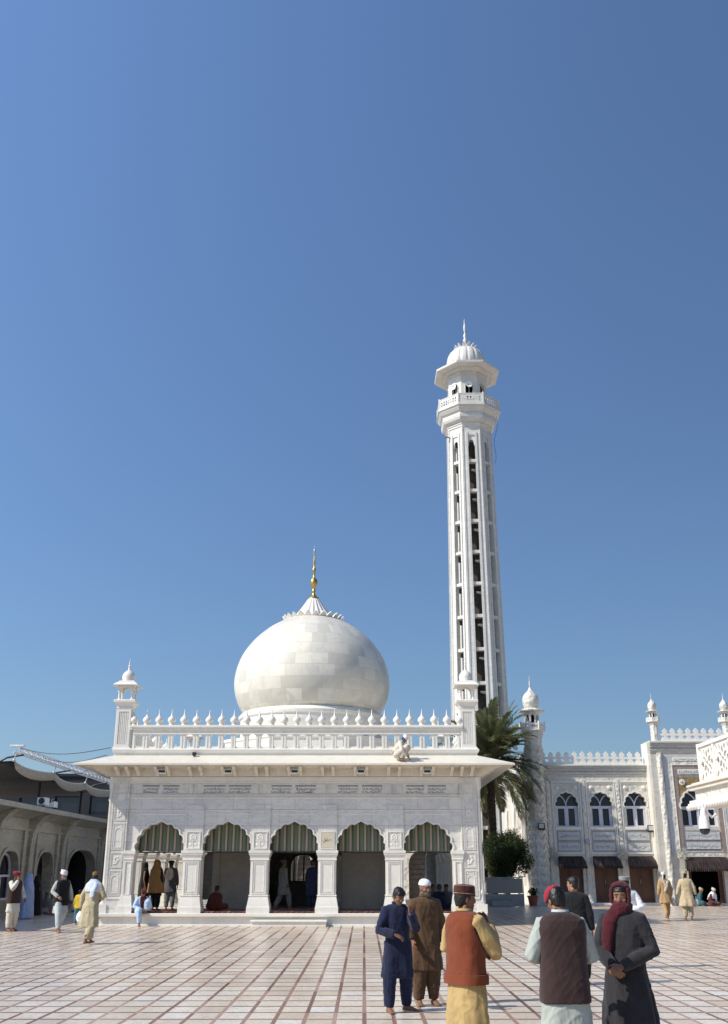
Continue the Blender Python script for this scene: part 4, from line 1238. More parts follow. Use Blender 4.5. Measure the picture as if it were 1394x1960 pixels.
for (a, b_, lb) in (((-16.2, 47.8, 7.2), at(212, 1431, 37.2), 'upper overhead cable from the canopy post to the shrine turret'), ((-16.1, 51.0, 7.1), at(205, 1445, 37.2), 'middle overhead cable between the canopy truss and the shrine'), ((-16.2, 57.0, 7.0), at(180, 1462, 37.6), 'lower overhead cable ending at the shrine eave corner')):
    a, b_ = Vector(a), Vector(b_)
    c_ = MB().tube([a.lerp(b_, k / 12) + Vector((0, 0, -.25 * math.sin(PI * k / 12))) for k in range(13)], .014, 5)
    o = c_.build('overhead_cable', M['wire'], None); tag(o, lb, 'cable')

# ------- dark building behind the canopy
db = thing('dark_building', (-24, 76, 0), 'dark grey flat block with small windows behind the arcade', 'building')
hs = [rect(-6.6 + 2.6 * k, -5.3 + 2.6 * k + (.5 if k % 2 else 0), 5.6, 6.9) for k in range(6)]
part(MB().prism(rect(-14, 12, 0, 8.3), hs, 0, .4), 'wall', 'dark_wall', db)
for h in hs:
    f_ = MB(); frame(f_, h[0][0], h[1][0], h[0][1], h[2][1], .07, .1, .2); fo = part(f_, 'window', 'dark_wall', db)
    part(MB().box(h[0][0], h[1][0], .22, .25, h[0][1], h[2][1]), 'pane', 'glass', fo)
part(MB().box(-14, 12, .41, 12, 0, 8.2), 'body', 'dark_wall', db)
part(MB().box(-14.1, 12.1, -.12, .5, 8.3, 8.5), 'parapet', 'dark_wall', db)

# ------- range of cloisters behind the shrine, glimpsed through its arches
cr_ = thing('rear_cloister', (-4, 66, 0), 'long cream cloister behind the shrine, glimpsed through its arches', 'cloister')
hs = [[(-11.4 + 2.6 * k, .02)] + pointed(.85, .8, -10.55 + 2.6 * k, 2.1, 8) + [(-9.7 + 2.6 * k, .02)] for k in range(8)]
part(MB().prism(rect(-12, 10, 0, 5.2), hs, 0, .4), 'wall', 'hall_cream', cr_)
part(MB().box(-12.2, 10.2, -.5, .0, 4.9, 5.1), 'eave', 'hall_trim', cr_)
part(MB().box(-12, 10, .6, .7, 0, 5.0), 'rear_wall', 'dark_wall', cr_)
for h in hs:
    sh_ = MB(); x0 = h[0][0]
    for q in range(9): sh_.box(x0 + .03, x0 + 1.67, .41, .44, .05 + .3 * q, .30 + .3 * q)
    part(sh_.box(x0 + .0, x0 + 1.7, .445, .46, .04, 2.9), 'shutter', 'concrete', cr_)

# ================================================================== NEAR PAVILION AT THE RIGHT EDGE
pav = thing('marble_pavilion', (10.5, 26, 0), 'cream marble pavilion corner with pierced lattice parapet at the right edge', 'pavilion')
PXL, PYE = 9.87 - 10.5, 30.05 - 26
plat = MB().box(-.62, 6, -7, PYE - .1, 3.70, 4.19)
part(plat, 'roof_slab', 'eave', pav)
cr = MB()
for z0, z1, o_ in ((4.00, 4.10, .28), (4.10, 4.16, .34), (4.16, 4.21, .22)): cr.box(PXL - o_, 6.2, -7.2, PYE + o_, z0, z1)
part(cr, 'cornice', 'eave', pav, bev=.008)
fc = MB().box(PXL - .16, -.622, -7.1, PYE + .14, 3.72, 4.0); fc.box(-.622, 6.1, PYE - .098, PYE + .14, 3.72, 4.0); part(fc, 'fascia', 'hall_cream', pav)
ba = MB()
for z0, z1, o_ in ((3.64, 3.72, .30), (3.58, 3.64, .34), (3.53, 3.58, .38)): ba.box(PXL - o_, 6.2, -7.2, PYE + o_, z0, z1)
for k in range(80):
    y = PYE + .3 - k * .13
    ba.prism([(y, 3.53), (y + .09, 3.53), (y + .045, 3.44)], [], PXL - .38, PXL - .33, 'yz')
part(ba, 'eave', 'trim', pav)
# pierced lattice: leaf and almond shaped openings round star knots
def blob(cx, cz, pts, s=1.0, rot=0.0, n=3):
    p = [Vector((x, z, 0)) for x, z in pts]; out = []
    k = len(p)
    for i in range(k):
        a, b, c, e = p[i - 1], p[i], p[(i + 1) % k], p[(i + 2) % k]
        for j in range(n):
            t = j / n
            q = .5 * ((2 * b) + (c - a) * t + (2 * a - 5 * b + 4 * c - e) * t * t + (3 * b - a - 3 * c + e) * t ** 3)
            out.append((cx + s * (q.x * math.cos(rot) - q.y * math.sin(rot)), cz + s * (q.x * math.sin(rot) + q.y * math.cos(rot))))
    return out
leafp = [(0, -.5), (.26, -.12), (.16, .28), (0, .5), (-.16, .28), (-.26, -.12)]
kite = [(0, -.5), (.34, .05), (.2, .42), (-.2, .42), (-.34, .05)]
ja = MB(); JW = 1.18; jz0, jz1 = 4.21, 5.20
for p_ in range(7):
    y1_ = PYE - .16 - p_ * (JW + .14); y0_ = y1_ - JW; yc = (y0_ + y1_) / 2; zc = (jz0 + jz1) / 2
    hs = []
    for q in range(6):
        a = PI / 6 + q * PI / 3
        hs.append(blob(yc + .235 * math.cos(a), zc + .235 * math.sin(a), leafp, .285, a - PI / 2))
    for q in range(6):
        a = q * PI / 3
        if abs(math.sin(a)) < .5 or True:
            rx = .43 if abs(math.cos(a)) > .9 else .40
            s_ = .285 if abs(math.cos(a)) > .9 else .205
            hs.append(blob(yc + rx * math.cos(a), zc + rx * .93 * math.sin(a), kite, s_, a + PI / 2))
    for sx in (-1, 1):
        for sz in (-1, 1): hs.append(blob(yc + sx * .49, zc + sz * .36, leafp, .26, sx * sz * -.8))
    hs.append(blob(yc, zc, [(.5 * math.cos(k * PI / 4), .5 * math.sin(k * PI / 4)) for k in range(8)], .15))
    ja.prism(rect(y0_, y1_, jz0, jz1), hs, PXL, PXL + .05, 'yz')
jo = part(ja, 'pierced_parapet', 'trim', pav); bevel(jo, .012)
ps = MB()
for p_ in range(8):
    y1_ = PYE - p_ * (JW + .14); ps.box(PXL - .03, PXL + .15, y1_ - .16 if p_ == 0 else y1_ - .15, y1_ if p_ == 0 else y1_ - .011, 4.21, 5.32)
ps.box(PXL - .05, PXL + .16, -6.5, PYE - .162, 5.201, 5.30)
part(ps, 'parapet_post', 'trim', pav)
rv = MB().box(.9, 1.0, -6.5, PYE - .5, 4.2, 5.6)
part(rv, 'roof_room_wall', 'hall_brown', pav)
cl_ = MB()
for k in range(3):
    y = PYE - .9 - 4.6 * k
    cl_.stack(.35, y, [(.32, 0), (.32, .5), (.24, .6), (.22, 3.1), (.30, 3.3), (.32, 3.69)])
part(cl_, 'column', 'trim', pav)
part(MB().box(1.6, 2.0, -7, PYE - .6, 0, 3.69), 'rear_wall', 'hall_cream', pav)

cam_t = thing('dome_camera', at(1350, 1592, 28.6), 'white dome security camera on a curved arm under the lattice parapet', 'camera')
MB().lathe([(.05, .62), (.075, .60), (.08, .45), (.10, .40), (.13, .32), (.15, .16), (.16, .10), (.155, .08)], 0, 0, 24).build('housing', M['white_paint'], cam_t, 50)
MB().lathe([(.135, .10), (.14, .04), (.12, -.03), (.07, -.07), (.02, -.085)], 0, 0, 24).build('smoked_dome', M['glass'], cam_t, 60)
MB().tube([(0, 0, .58), (.0, 0, .74), (.06, 0, .70), (.12, 0, .50), (.24, .02, .38), (.36, .05, .45), (.40, .08, .65), (.40, .10, .95), (.36, .1, 1.13)], .035, 8).build('arm', M['white_paint'], cam_t, 60)
MB().box(-.12, .06, -.05, .05, .60, .66).build('mount', M['white_paint'], cam_t)

# ================================================================== PLANTS, BARRIER, POT
pl = thing('planter_enclosure', (7.55, 56.0, 0), 'grey panelled enclosure round the palm with a glass top rail', 'planter')
en = MB().box(-1.25, .75, -.9, -.86, .02, .62)
en.box(.71, .75, -.858, 1.0, .02, .62); en.box(-1.25, -1.21, -.858, 1.0, .02, .62)
en.box(-1.2, .7, -.93, -.901, .30, .34)
part(en, 'panel', 'steel_panel', pl)
gl = MB().box(-1.2, .70, -.885, -.875, .66, 1.38)
part(gl, 'clear_panel', NT('greenish acrylic sheet', .12, .5).color((.20, .215, .215)).m, pl)
rl_ = MB().tube([(-1.23, -.88, .6), (-1.23, -.88, 1.42), (.73, -.88, 1.42), (.73, -.88, .6)], .025, 6).tube([(.73, -.88, 1.42), (.73, .95, 1.42), (.73, .95, 0)], .025, 6)
part(rl_, 'rail', 'steel', pl)
bx_ = MB().box(-1.0, .2, -1.3, -.96, .02, .34).box(-.9, -.5, -1.29, -.97, .341, .42).box(-.3, .1, -1.29, -.97, .341, .40)
o = bx_.build('storage_bin', M['steel_panel'], None, loc=(7.55, 56.0, 0)); bevel(o, .02); tag(o, 'low grey storage bin with small lids in front of the planter panels', 'bin')
t = thing('step_ladder', (8.0, 55.85, .62), 'white tubular ladder frame showing over the planter panels', 'ladder')
MB().tube([(-.45, 0, 0), (-.45, 0, 1.25), (-.35, 0, 1.3)], .03, 6).tube([(.2, .1, 0), (.2, .1, 1.3), (.5, .1, 1.3)], .03, 6).tube([(.2, .1, .85), (.55, .1, .85)], .03, 6).tube([(-.2, 0, .75), (.15, 0, 0.05)], .03, 6).build('frame', M['white_paint'], t, 60)
MB().box(-.42, .18, -.03, .03, .3, .34).box(-.42, .18, -.03, .03, .6, .64).build('rung', M['white_paint'], t)
t = thing('flower_pot', (9.02, 56.9, 0), 'red terracotta pot with a small plant at the foot of the corner tower', 'pot')
MB().lathe([(.20, 0), (.27, .42), (.30, .43), (.30, .50), (.26, .50), (.24, .44)], 0, 0, 20).build('pot', M['terracotta'], t, 40)
def leaves(n, fn, size, asp=.42, seed=1):
    r_ = random.Random(seed); mb = MB()
    for _ in range(n):
        p, s = fn(r_); s *= size
        d = Vector((r_.gauss(0, 1), r_.gauss(0, 1), r_.gauss(.2, 1))).normalized(); u = d.orthogonal().normalized(); u.rotate(Matrix.Rotation(r_.uniform(0, 6.28), 3, d)); w = d.cross(u) * asp
        a, b, c, e = p, p + u * s * .5 + w * s * .5 + d * s * .08, p + u * s, p + u * s * .5 - w * s * .5 + d * s * .08
        mb.add([a, b, c, e], [(0, 1, 2, 3)])
    return mb
def cloud(r_): 
    q = Vector((r_.gauss(0, 1), r_.gauss(0, 1), r_.gauss(0, 1))).normalized() * r_.uniform(.05, .24); return q + Vector((0, 0, .68)), r_.uniform(.7, 1.2)
leaves(260, cloud, .14, seed=4).build('foliage', M['leaf'], t, None, fix=False)

def shrub(name, loc, R_, H, trunk, label, n, seed):
    t = thing(name, loc, label, 'shrub')
    rs = random.Random(seed); clumps = []
    for _ in range(46):
        d = Vector((rs.gauss(0, 1), rs.gauss(0, 1), rs.gauss(0, 1))).normalized()
        clumps.append((Vector((d.x * R_, d.y * R_, d.z * H)) * rs.uniform(.45, .92), rs.uniform(.26, .42) * R_))
    def fn(r_):
        c, cr_ = r_.choice(clumps); d = Vector((r_.gauss(0, 1), r_.gauss(0, 1), r_.gauss(0, 1))).normalized()
        return c + d * cr_ * r_.random() ** .4 + Vector((0, 0, trunk + H * .9)), r_.uniform(.6, 1.3)
    leaves(n, fn, .125, .36, seed + 1).build('crown', M['leaf'], t, None, fix=False)
    tr_ = MB().tube([(0, 0, 0), (.05, 0, trunk * .5), (.02, .05, trunk + H * .3), (.1, .0, trunk + H)], [.16, .12, .10, .04], 9)
    for k in range(7):
        a = k * 2.4; tr_.tube([(.03, .03, trunk * .7 + .1 * k), (.5 * R_ * math.cos(a), .5 * R_ * math.sin(a), trunk + H * (.5 + .08 * k)), (.85 * R_ * math.cos(a), .85 * R_ * math.sin(a), trunk + H * (.8 + .08 * k))], [.07, .04, .015], 6)
    tr_.build('trunk', M['bark'], t, 60)
    return t
shrub('round_shrub', (7.55, 56.1, 0), 1.28, 1.22, 1.45, 'dark green rounded shrub clipped into a ball beside the palm trunk', 38000, 31)

palm = thing('date_palm', (6.88, 57.0, 0), 'tall date palm with drooping feathery fronds between shrine and minaret', 'palm tree')
tk = MB(); rings = []
for k in range(91):
    z = 7.5 * k / 90; r_ = (.27 - .07 * z / 7.5) * (1 + .10 * ((k * 1.0) % 3 / 2 - .5)) + (.10 if z > 6.6 else 0)
    cx_ = .08 * math.sin(z * .55) + .0045 * z * z
    rings.append([(cx_ + r_ * (1 + .10 * math.sin(5 * a + k * 1.9)) * math.cos(a), r_ * (1 + .10 * math.sin(5 * a + k * 1.9)) * math.sin(a), z) for a in [2 * PI * j / 14 for j in range(14)]])
tk.loft(rings); tk.build('trunk', M['bark'], palm, 40)
hb = MB()
rp = random.Random(77)
for k in range(70):
    a = rp.uniform(0, 2 * PI); z = rp.uniform(6.7, 7.7)
    hb.tube([(.16 * math.cos(a) + .18, .16 * math.sin(a), z), (.42 * math.cos(a) + .18, .42 * math.sin(a), z + rp.uniform(.1, .5))], [.06, .03], 5)
hb.build('leaf_base', M['palm_heart'], palm, None)
fr_ = MB(); rc = MB()
for k in range(100):
    el = R(rp.choice((rp.uniform(35, 82), rp.uniform(5, 50), rp.uniform(-50, 15)))); az = k * 2.39996 + rp.uniform(-.2, .2)
    if math.sin(az) > .6 and rp.random() < .35: az += PI
    ln = rp.uniform(2.7, 3.95) * (1 if el > -.3 else .9)
    p = Vector((.18 + .2 * math.cos(az), .2 * math.sin(az), 7.35 + .35 * math.sin(el))); d = Vector((math.cos(el) * math.cos(az), math.cos(el) * math.sin(az), math.sin(el)))
    side = Vector((-math.sin(az), math.cos(az), 0)); n = 26; pts = [p.copy()]
    droop = rp.uniform(.026, .060)
    for i in range(n):
        p = p + d * ln / n; d = (d + Vector((0, 0, -droop * (.4 + 1.4 * i / n)))).normalized(); pts.append(p.copy())
    rc.tube(pts, [.03 * (1 - .85 * i / n) for i in range(n + 1)], 5)
    for i in range(3, n):
        t = i / n; dd = (pts[i + 1] - pts[i]).normalized(); up = side.cross(dd).normalized(); up = up if up.z > 0 else -up
        ll = .66 * math.sin(PI * min(1, .12 + t * .86)) ** .7
        for sg in (-1, 1):
            for h in (0, .5):
                b0 = pts[i].lerp(pts[i + 1], h)
                ld = (dd * (.62 + .25 * t) + side * sg * .75 + up * rp.uniform(.10, .48)).normalized(); wv = ld.cross(up).normalized() * .034
                l2 = ll * rp.uniform(.8, 1.12); tip = b0 + ld * l2 + Vector((0, 0, -.22 * l2 * l2 - .04 * rp.random()))
                md_ = b0 + ld * l2 * .5
                fr_.add([b0 - wv * .5, md_ - wv, tip, md_ + wv, b0 + wv * .5], [(0, 1, 2, 3, 4)])
fr_.build('crown', M['palm'], palm, None, fix=False)
rc.build('frond_stem', plain('palm frond stems', (.12, .12, .05), .6), palm, 60)
# ================================================================== PEOPLE
# Every figure is laid out in its own frame, facing -Y, feet at z = 0, for a height of 1.70 m, and then scaled and turned.
def skin_mat(name, rgb):
    m = NT(name, .55, .35); nz = m.noise(m.coord(), 22.0, 3.0)
    m.color(m.ramp(nz, [(.3, tuple(c * .86 for c in rgb)), (.7, tuple(c * 1.12 for c in rgb))]))
    return m.m
M['skin'] = skin_mat('brown skin', (.235, .115, .068)); M['skin_pale'] = skin_mat('tan skin', (.33, .175, .11))
M['hair'] = plain('black hair', (.012, .010, .009), .45, .4, var=.4, sc=40)
M['beard_grey'] = plain('grey beard', (.30, .28, .26), .8, .2, var=.4, sc=60)
M['beard_mid'] = plain('grizzled beard', (.13, .115, .10), .8, .2, var=.5, sc=60)
M['beard_dark'] = plain('dark beard', (.03, .024, .02), .8, .2, var=.4, sc=60)
M['eye_white'] = plain('eye', (.24, .20, .18), .3)
M['iris'] = plain('dark iris', (.012, .009, .007), .15)
M['lip'] = plain('lips', (.20, .075, .055), .5)
CL = {}
def fab(key):
    table = dict(navy=(.012, .017, .043), brown=(.098, .056, .029), rust=(.18, .044, .018), mustard=(.43, .30, .125), mustard_lo=(.42, .29, .125), cap_brown=(.065, .022, .018),
                 umber=(.043, .025, .024), sage=(.36, .395, .355), crimson=(.30, .014, .034), charcoal=(.027, .026, .029), black=(.011, .012, .014), maroon=(.072, .012, .018),
                 white=(.74, .74, .78), tan=(.46, .30, .15), beige=(.56, .45, .28), sand=(.42, .365, .235), paleblue=(.43, .56, .76), skyblue=(.30, .39, .60), yellow=(.62, .43, .03),
                 dusty=(.40, .40, .38), teal=(.03, .11, .13), ochre=(.30, .16, .055), offwhite=(.60, .58, .50), grey=(.22, .23, .225), darkred=(.09, .022, .018), lightgrey=(.47, .51, .50),
                 denim=(.05, .19, .25), dim=(.10, .10, .11), browncap=(.20, .10, .03), cream=(.62, .56, .46), scarfblue=(.52, .58, .66))
    if key not in CL: CL[key] = cloth(key.replace('_', ' ') + ' cotton', table[key])
    return CL[key]

def fuse(mb, name, voxel, mat, parent, smooth_it=3, amp=0.0, freq=6.0, vert=.35, seed=0.0, fold=None, close=None):
    """melt overlapping closed pieces into ONE continuous surface, then press wrinkles into it"""
    me = mb.mesh(name)
    ob = bpy.data.objects.new(name + '_tmp', me); COL.objects.link(ob)
    r_ = ob.modifiers.new('r', 'REMESH'); r_.mode = 'VOXEL'; r_.voxel_size = voxel; r_.adaptivity = 0
    if smooth_it:
        s_ = ob.modifiers.new('s', 'SMOOTH'); s_.factor = .5; s_.iterations = smooth_it
    dg = bpy.context.evaluated_depsgraph_get()
    m2 = bpy.data.meshes.new_from_object(ob.evaluated_get(dg))
    bpy.data.objects.remove(ob); bpy.data.meshes.remove(me)
    m2.name = name
    if amp or fold:
        nv = [v.normal.copy() for v in m2.vertices]
        off = Vector((seed * 3.1, seed * 1.7, seed * 2.3))
        for v, n in zip(m2.vertices, nv):
            p = v.co; q = Vector((p.x, p.y, p.z * vert)) * freq + off
            d = amp * (noise.noise(q) + .5 * noise.noise(q * 2.3 + Vector((0, 0, p.z * 5))))
            if amp: d += amp * .75 * (1 - abs(noise.noise(Vector((p.x * 1.2, p.y * 1.2, p.z * 2.4 + (p.x - p.y) * 2)) * freq * .8 + off))) ** 7 + amp * .55 * (1 - abs(noise.noise(Vector((p.x * 2.2, p.y * 2.2, p.z * .55 - (p.x + p.y) * .8)) * freq * 1.1 - off))) ** 8
            if fold: d += fold(p)
            v.co = p + n * d
    m2.materials.clear(); m2.materials.append(mat)
    m2.polygons.foreach_set('use_smooth', [True] * len(m2.polygons)); m2.update()
    o = bpy.data.objects.new(name, m2); COL.objects.link(o)
    if parent: o.parent = parent
    return o

def ell_ring(cx, cy, z, rx, ry, n=28, e=2.3, wave=None):
    out = []
    for j in range(n):
        a = 2 * PI * j / n; c, s = math.cos(a), math.sin(a); k = 1.0 + (wave(a, z) if wave else 0)
        out.append(Vector((cx + rx * k * math.copysign(abs(c) ** (2 / e), c), cy + ry * k * math.copysign(abs(s) ** (2 / e), s), z)))
    return out

HEAD_RINGS = [(-.118, .016, .020, -.060), (-.112, .030, .036, -.050), (-.098, .044, .054, -.034), (-.07, .056, .074, -.016), (-.03, .066, .089, -.004), (.01, .072, .095, .002), (.045, .075, .097, .006), (.075, .068, .088, .010), (.10, .047, .062, .014), (.116, .016, .02, .016)]

def head_pieces(mb, Mh, detail=True):
    i0 = len(mb.v)
    mb.loft([ell_ring(0, y, z, rx, ry, 24, 2.2) for z, rx, ry, y in HEAD_RINGS])
    mb.ball((0, -.098, -.022), (.013, .018, .022), 10, 7)
    mb.tube([(0, -.090, .020), (0, -.098, 0), (0, -.106, -.022)], [.008, .010, .012], 8)
    for s in (-1, 1):
        mb.ball((s * .011, -.098, -.030), (.009, .011, .008), 8, 5)
        mb.ball((s * .028, -.083, .030), (.024, .012, .009), 10, 6)
        mb.ball((s * .040, -.066, -.025), (.024, .022, .020), 10, 6)
        mb.ball((s * .074, .008, -.012), (.010, .020, .032), 10, 7)
        mb.tube([(s * .045, .01, -.06), (s * .05, .02, -.1)], [.03, .03], 8)
    mb.ball((0, -.088, -.057), (.023, .009, .006), 10, 6); mb.ball((0, -.086, -.069), (.019, .010, .008), 10, 6)
    mb.ball((0, -.076, -.097), (.018, .014, .014), 10, 6)
    mb.xf(Mh, i0)

def hand_pieces(mb, w, d, n, side, curl=.45, spread=.10, s=1.0):
    """palm with four unequal bent fingers and a thumb leaving the side of the palm"""
    w = Vector(w); d = Vector(d).normalized(); n = Vector(n); n = (n - d * n.dot(d)).normalized(); q = d.cross(n) * side
    def sec(t, wd, th):
        c = w + d * t * s; return [c + q * wd * s * math.cos(a) + n * th * s * math.sin(a) for a in [2 * PI * j / 10 for j in range(10)]]
    mb.loft([sec(-.03, .026, .020), sec(.0, .027, .018), (sec(.03, .037, .017)), sec(.065, .041, .015), sec(.095, .038, .011)])
    for k, (off, ln) in enumerate(((-.030, .068), (-.010, .078), (.011, .074), (.030, .058))):
        p = w + (d * .088 + q * off) * s; dv = (d + q * spread * off / .03).normalized(); pts = [p - d * .012 * s, p]; c = curl * (1 + .13 * k)
        for f_ in (.45, .31, .24):
            dv = (dv * math.cos(c) + n * math.sin(c)).normalized(); p = p + dv * ln * f_ * s; pts.append(p); n2 = n
        mb.tube(pts, [.0095 * s, .0098 * s, .0088 * s, .0080 * s, .0062 * s], 8)
    p = w + (d * .022 - q * .026) * s; t1 = (d * .62 - q * .70 + n * .28).normalized(); t2 = (d * .90 - q * .25 + n * .35).normalized()
    mb.tube([p, p + t1 * .034 * s, p + t1 * .034 * s + t2 * .032 * s, p + t1 * .034 * s + t2 * .056 * s], [.014 * s, .0125 * s, .011 * s, .008 * s], 8)

def foot_pieces(mb, ank, d, s=1.0):
    ank = Vector(ank); d = Vector((d[0], d[1], 0)).normalized(); q = Vector((-d.y, d.x, 0)); z0 = ank.z - .075
    def sec(t, wd, h): 
        c = Vector((ank.x, ank.y, z0)) + d * t
        return [c + q * wd * math.cos(a) + Vector((0, 0, h * .5 + h * .5 * math.sin(a))) for a in [2 * PI * j / 12 for j in range(12)]]
    mb.loft([sec(-.065, .014, .04), sec(-.052, .028, .065), sec(-.02, .034, .085), sec(.03, .036, .085), (sec(.08, .042, .062)), sec(.12, .046, .042), sec(.15, .042, .030), sec(.165, .034, .022)])
    for k in range(5):
        u = -.032 + .016 * k; ln = (.185, .192, .190, .183, .172)[k]
        c = Vector((ank.x, ank.y, z0 + .012)); mb.tube([c + d * .14 + q * u, c + d * ln + q * u * 1.05], [.011, .008], 7)
    mb.tube([ank + Vector((0, 0, .14)), ank + Vector((0, 0, .02)), ank + Vector((0, 0, -.04))], [.040, .036, .038], 10)

TORSO = [(1.485, .060, .058), (1.455, .088, .070), (1.43, .145, .085), (1.40, .187, .100), (1.34, .200, .112), (1.24, .196, .118), (1.12, .186, .114), (1.00, .186, .116)]
SKIRT = [(.92, .194, .122), (.80, .210, .132), (.66, .226, .142), (.52, .240, .150)]

def person(label, pos, rz, H=1.70, near=False, group=None, **k):
    """k: arms {side: (elbow, wrist, palm normal, curl)}, legs {side: (hip, knee, ankle, toe)}, top / bottom / vest / cap ... colour keys"""
    S = H / 1.70
    t = thing('person', pos, label, 'person', group, R(rz))
    vx = k.get('voxel', .0065 if near else .013); cvx = k.get('cvoxel', .011 if near else .02)
    lean = R(k.get('lean', 0)); Mt = Matrix.Translation((0, k.get('shift', 0), k.get('drop', 0))) @ Matrix.Translation((0, 0, .95)) @ Matrix.Rotation(lean, 4, 'X') @ Matrix.Translation((0, 0, -.95))
    hy, hp, hr = (R(a) for a in k.get('head', (0, 0, 0)))
    Mh = Mt @ Matrix.Translation((0, .01, 1.47)) @ Matrix.Rotation(hy, 4, 'Z') @ Matrix.Rotation(hp, 4, 'X') @ Matrix.Rotation(hr, 4, 'Y') @ Matrix.Translation((0, -.012, .118))
    Sm = Matrix.Scale(S, 4); seed = rng.uniform(0, 9)
    arms = k.get('arms', {}); legs = k.get('legs', {})
    D_ARM = {s: ((s * .245, .02, 1.10), (s * .262, -.04, .84), (-s, 0, 0), .45) for s in (-1, 1)}
    D_LEG = {s: ((s * .10, 0, .92), (s * .105, -.01, .48), (s * .11, .0, .080), (s * .15, -1, 0)) for s in (-1, 1)}
    A = {s: arms.get(s, D_ARM[s]) for s in (-1, 1)}; G = {s: legs.get(s, D_LEG[s]) for s in (-1, 1)}
    skin = M[k.get('skin', 'skin')]
    # ---- the body: head, neck, trunk, arms, hands, legs and feet as one surface
    b = MB(); head_pieces(b, Mh)
    i0 = len(b.v); b.loft([ell_ring(0, 0, z, rx * .86, ry * .86) for z, rx, ry in TORSO + [(.90, .18, .11)]]); b.xf(Mt, i0)
    b.tube([Mt @ Vector((0, .012, 1.40)), Mh @ Vector((0, .012, -.10)), Mh @ Vector((0, .012, -.03))], [.062, .054, .056], 12)
    for s in (-1, 1):
        e, w, n, c = A[s][:4]; e, w = Mt @ Vector(e), Mt @ Vector(w); sh = Mt @ Vector((s * .175, .0, 1.385)); n = Mt.to_3x3() @ Vector(n)
        b.tube([sh, sh.lerp(e, .5), e, e.lerp(w, .5), w], [.050, .044, .038, .034, .025], 10)
        hd = A[s][4] if len(A[s]) > 4 else (w - e)
        hand_pieces(b, w, hd, n, s, c)
        hip, kn, an, toe = G[s]; hip, kn, an = Vector(hip), Vector(kn), Vector(an)
        b.tube([hip, hip.lerp(kn, .5), kn], [.085, .072, .052], 10); b.ball(kn, .052, 10, 7); b.tube([kn, kn.lerp(an, .35), an + Vector((0, 0, .03))], [.052, .05, .036], 10)
        foot_pieces(b, an, toe)
    b.xf(Sm); fuse(b, 'body', vx, skin, t, 2)
    # ---- face details and hair
    def head_part(mb, name, mat, sm=60): return mb.xf(Sm @ Mh).build(name, mat, t, sm)
    if k.get('face', True):
        for s in (-1, 1):
            e_ = MB().ball((s * .029, -.0865, .010), (.0135, .007, .0055), 10, 7); eo = head_part(e_, 'eye', M['eye_white'])
            MB().ball((s * .029, -.0915, .010), (.0062, .0035, .0052), 8, 6).xf(Sm @ Mh).build('iris', M['iris'], eo, 60)
            head_part(MB().tube([(s * .012, -.094, .030), (s * .030, -.093, .0365), (s * .050, -.080, .028)], [.004, .0055, .003], 7), 'eyebrow', M['hair'] if k.get('brow') != 'grey' else M['beard_grey'])
        head_part(MB().ball((0, -.0925, -.0575), (.020, .005, .0045), 8, 5).ball((0, -.0910, -.067), (.017, .006, .0055), 8, 5), 'lips', M['lip'])
    if k.get('hair'):
        hb_ = MB()
        hb_.loft([ell_ring(0, y, z, rx, ry, 22, 2.2) for z, rx, ry, y in [(-.075, .045, .035, .055), (-.05, .066, .056, .040), (-.01, .0795, .072, .034), (.03, .082, .086, .022), (.055, .082, .102, .010), (.09, .073, .094, .012), (.118, .05, .06, .016), (.130, .018, .02, .018)]])
        if k['hair'] == 'fringe': hb_.loft([ell_ring(0, y, z, rx, ry, 18, 2.4) for z, rx, ry, y in [(.052, .058, .016, -.082), (.075, .074, .055, -.05), (.105, .06, .055, -.03)]])
        for s in (-1, 1): hb_.ball((s * .074, -.012, .02), (.010, .02, .034), 8, 6)
        hb_.xf(Sm @ Mh); fuse(hb_, 'hair', max(.006, cvx * .6), M['hair'], t, 1, .004, 55, 1.0, seed)
    if k.get('beard'):
        bs = .72 if k['beard'] == 'beard_mid' else 1.0
        bb = MB().ball((0, -.070, -.090), (.050, .036 * (.6 + .4 * bs), .034), 14, 8)
        for s in (-1, 1): bb.tube([(s * .069, -.02, -.02), (s * .060, -.045, -.06), (s * .036, -.066, -.09)], [.012 * bs, .022 * bs, .024 * bs], 8)
        bb.tube([(-.030, -.088, -.052), (0, -.100, -.045), (.030, -.088, -.052)], [.006, .008, .006], 7)
        if k.get('long'): bb.ball((0, -.075, -.13), (.036, .028, .04), 12, 7)
        bb.xf(Sm @ Mh); fuse(bb, 'beard', .007 if near else .01, M[k['beard']], t, 1, .005, 30, 1.0, seed)
    cap = k.get('cap')
